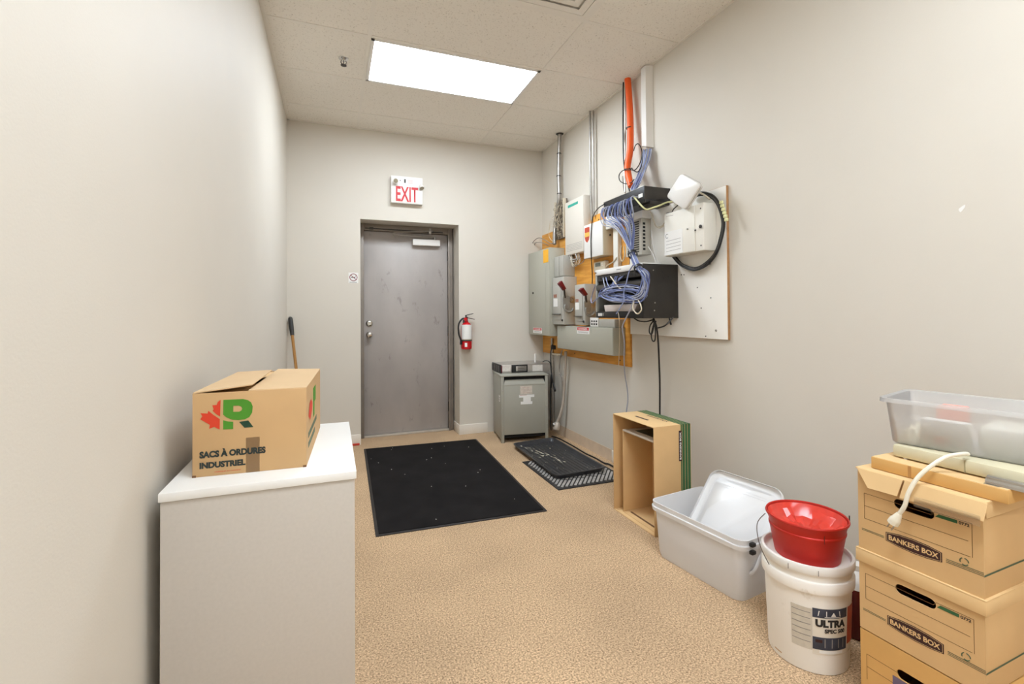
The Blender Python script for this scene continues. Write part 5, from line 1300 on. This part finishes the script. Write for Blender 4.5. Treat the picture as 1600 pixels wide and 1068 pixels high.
hb(KO, .175, .178, -.0006, .01, .004, .038, 0).build('seam', mat('case_seam', (160, 150, 118), .6), t, smooth=0)
m_cord = mat('cord_ivory', (232, 224, 204), .4)
cord = [at(u, v, X=X) for u, v, X in ((1512, 709, 1.625), (1503, 709, 1.602), (1480, 713, 1.578), (1457, 726, 1.548), (1434, 746, 1.52), (1419.5, 770, 1.50), (1413.5, 790, 1.493), (1404, 804, 1.49))]
cd = MB().tube(cord, .0056, 10, 8).build('power_cord', m_cord, t, label='ivory power cord draped over the boxes')
pd = (at(1393, 820, X=1.487) - cord[-1]).normalized()
MB().tube([cord[-1] - pd * .004, cord[-1] + pd * .008, cord[-1] + pd * .018, cord[-1] + pd * .032], lambda u: .007 + .007 * min(1, u * 1.4), 10, 2).build('plug', m_cord, cd)
q = cord[-1] + pd * .031
side = pd.cross(V((-1, 0, 0))).normalized()
for dy in (-.006, .006):
    MB().tube([q + side * dy, q + side * dy + pd * .021], .0016, 6, 1).build('prong', m_steel, cd)
# chrome bracket
q = at(1560, 745, X=1.575)
t = thing('metal_bracket', 'shiny metal bracket resting on the right end of flat box', 'bracket', (1.58, .67, ZK))
b = MB(); L0, L1 = [], []
for k in range(11):
    a = math.radians(180 * k / 10); L0.append((.020 * math.cos(a), .020 * math.sin(a)))
o_ = FO + av * .262 + bv * .012 + V((0, 0, .0356))
for k in range(10):
    (c0, s0), (c1, s1) = L0[k], L0[k + 1]
    p = lambda c_, s_, d, sc=1.0: o_ + av * (d) + bv * (.022 + c_ * sc) + V((0, 0, s_ * sc))
    b.hexa([p(c0, s0, 0), p(c1, s1, 0), p(c1, s1, .10), p(c0, s0, .10), p(c0, s0, 0, .9), p(c1, s1, 0, .9), p(c1, s1, .10, .9), p(c0, s0, .10, .9)])
b.build('channel', m_chrome, t)
hb(o_, .0, .03, -.006, .048, 0, .0015, .0006).build('mounting_tab', m_chrome, t)

# clear tub
ZU = ZK + .0405
a2 = V((math.sin(math.radians(14)), -math.cos(math.radians(14)), 0)); b2v = V((-a2.y, a2.x, 0)); TO = V((1.612, .952, ZU))
TLn, TWd = .44, .225
t = thing('plastic_tub', 'clear shallow plastic tub with packets on top of file boxes', 'tub', TO + a2 * TLn / 2 + b2v * TWd / 2, math.atan2(a2.y, a2.x))
tcn = TO + a2 * TLn / 2 + b2v * TWd / 2
def tl(hx, hy, r, z, seg=5):
    out = []
    for cx_, cy_, a0 in ((hx - r, hy - r, 0), (-hx + r, hy - r, 90), (-hx + r, -hy + r, 180), (hx - r, -hy + r, 270)):
        for k in range(seg + 1):
            a = math.radians(a0 + 90 * k / seg); out.append(tcn + a2 * (cx_ + r * math.cos(a)) + b2v * (cy_ + r * math.sin(a)) + V((0, 0, z)))
    return out
hx, hy = TLn / 2, TWd / 2
loft([tl(hx - .006, hy - .006, .02, 0), tl(hx, hy, .022, .006), tl(hx + .012, hy + .012, .025, .131), tl(hx + .022, hy + .022, .03, .133), tl(hx + .024, hy + .024, .03, .127), tl(hx + .026, hy + .026, .03, .127), tl(hx + .025, hy + .025, .03, .139), tl(hx + .011, hy + .011, .025, .138), tl(hx - .003, hy - .003, .02, .008), tl(hx - .008, hy - .008, .02, .003)], 'body', m_tub, t, True, True, 50)
def tb(s0, s1, d0, d1, h0, h1, bev=.002, tilt=0):
    return MB().hexa([TO + a2 * (s + tilt * h) + b2v * d + V((0, 0, h)) for h in (h0, h1) for s, d in ((s0, d0), (s1, d0), (s1, d1), (s0, d1))], bev)
t = thing('packet', 'white packet with pink print standing in the front of clear tub', 'packet', TO + a2 * .12 + b2v * .02 + V((0, 0, .0045)))
tb(.070, .175, .012, .055, .0045, .085, .004).build('carton', m_paper, t)
fk = Fr(TO + a2 * .070 + b2v * .012 + V((0, 0, .0045)), a2, (0, 0, 1))
MB().slab(fk, .03, .055, .012, .035, 0, .0008).build('print', mat('pink_ink', (228, 150, 138), .7), t, smooth=0)
for k in range(3): MB().slab(fk, .012 + .028 * k + (.02 if k else 0), .014 + .028 * k + (.02 if k else 0), .01, .04, 0, .0008).build('print_line', m_lred, t, smooth=0)
tag(tb(.085, .15, .10, .17, .0045, .115, .006).build('packet', mat('packet_pink', (236, 168, 156), .6)), 'pink packet at the back left inside the clear tub', 'packet')
rngp = random.Random(8); b = MB(); NN = 14
vs = [[b.bm.verts.new(TO + a2 * (.015 + .05 * i / 6) + b2v * (.02 + .175 * j / 8) + V((0, 0, .006 + (.03 + rngp.uniform(-.012, .018)) * (0 if i in (0, 6) or j in (0, 8) else 1)))) for j in range(9)] for i in range(7)]
for i in range(6):
    for j in range(8): b.bm.faces.new([vs[i][j], vs[i + 1][j], vs[i + 1][j + 1], vs[i][j + 1]])
b.bm.faces.new([vs[i][0] for i in range(7)] + [vs[6][j] for j in range(1, 9)] + [vs[i][8] for i in range(5, -1, -1)] + [vs[0][j] for j in range(7, 0, -1)])
tag(b.build('crumpled_bag', mat('bag_cream', (240, 234, 214), .5), smooth=20), 'crumpled cream plastic bag in left end of clear tub', 'bag')
tag(tb(.19, .40, .025, .19, .0045, .085, .02).build('bundle', mat('bundle_white', (238, 236, 226), .6, var=.06, vs=30)), 'pale wrapped bundle in right end of clear tub', 'bundle')

# chipped paint spot on the right wall
q = at(1503, 326, X=XR)
fw_ = Fr((XR, q.y, q.z), (0, -1, 0), (0, 0, 1))
struct(MB().poly(fw_, [(-.010, -.002), (-.008, .003), (.004, .011), (.010, .013), (.009, .004), (.002, -.006), (-.005, -.012)], .0002, .0008).build('trim_6', m_paper, smooth=0))
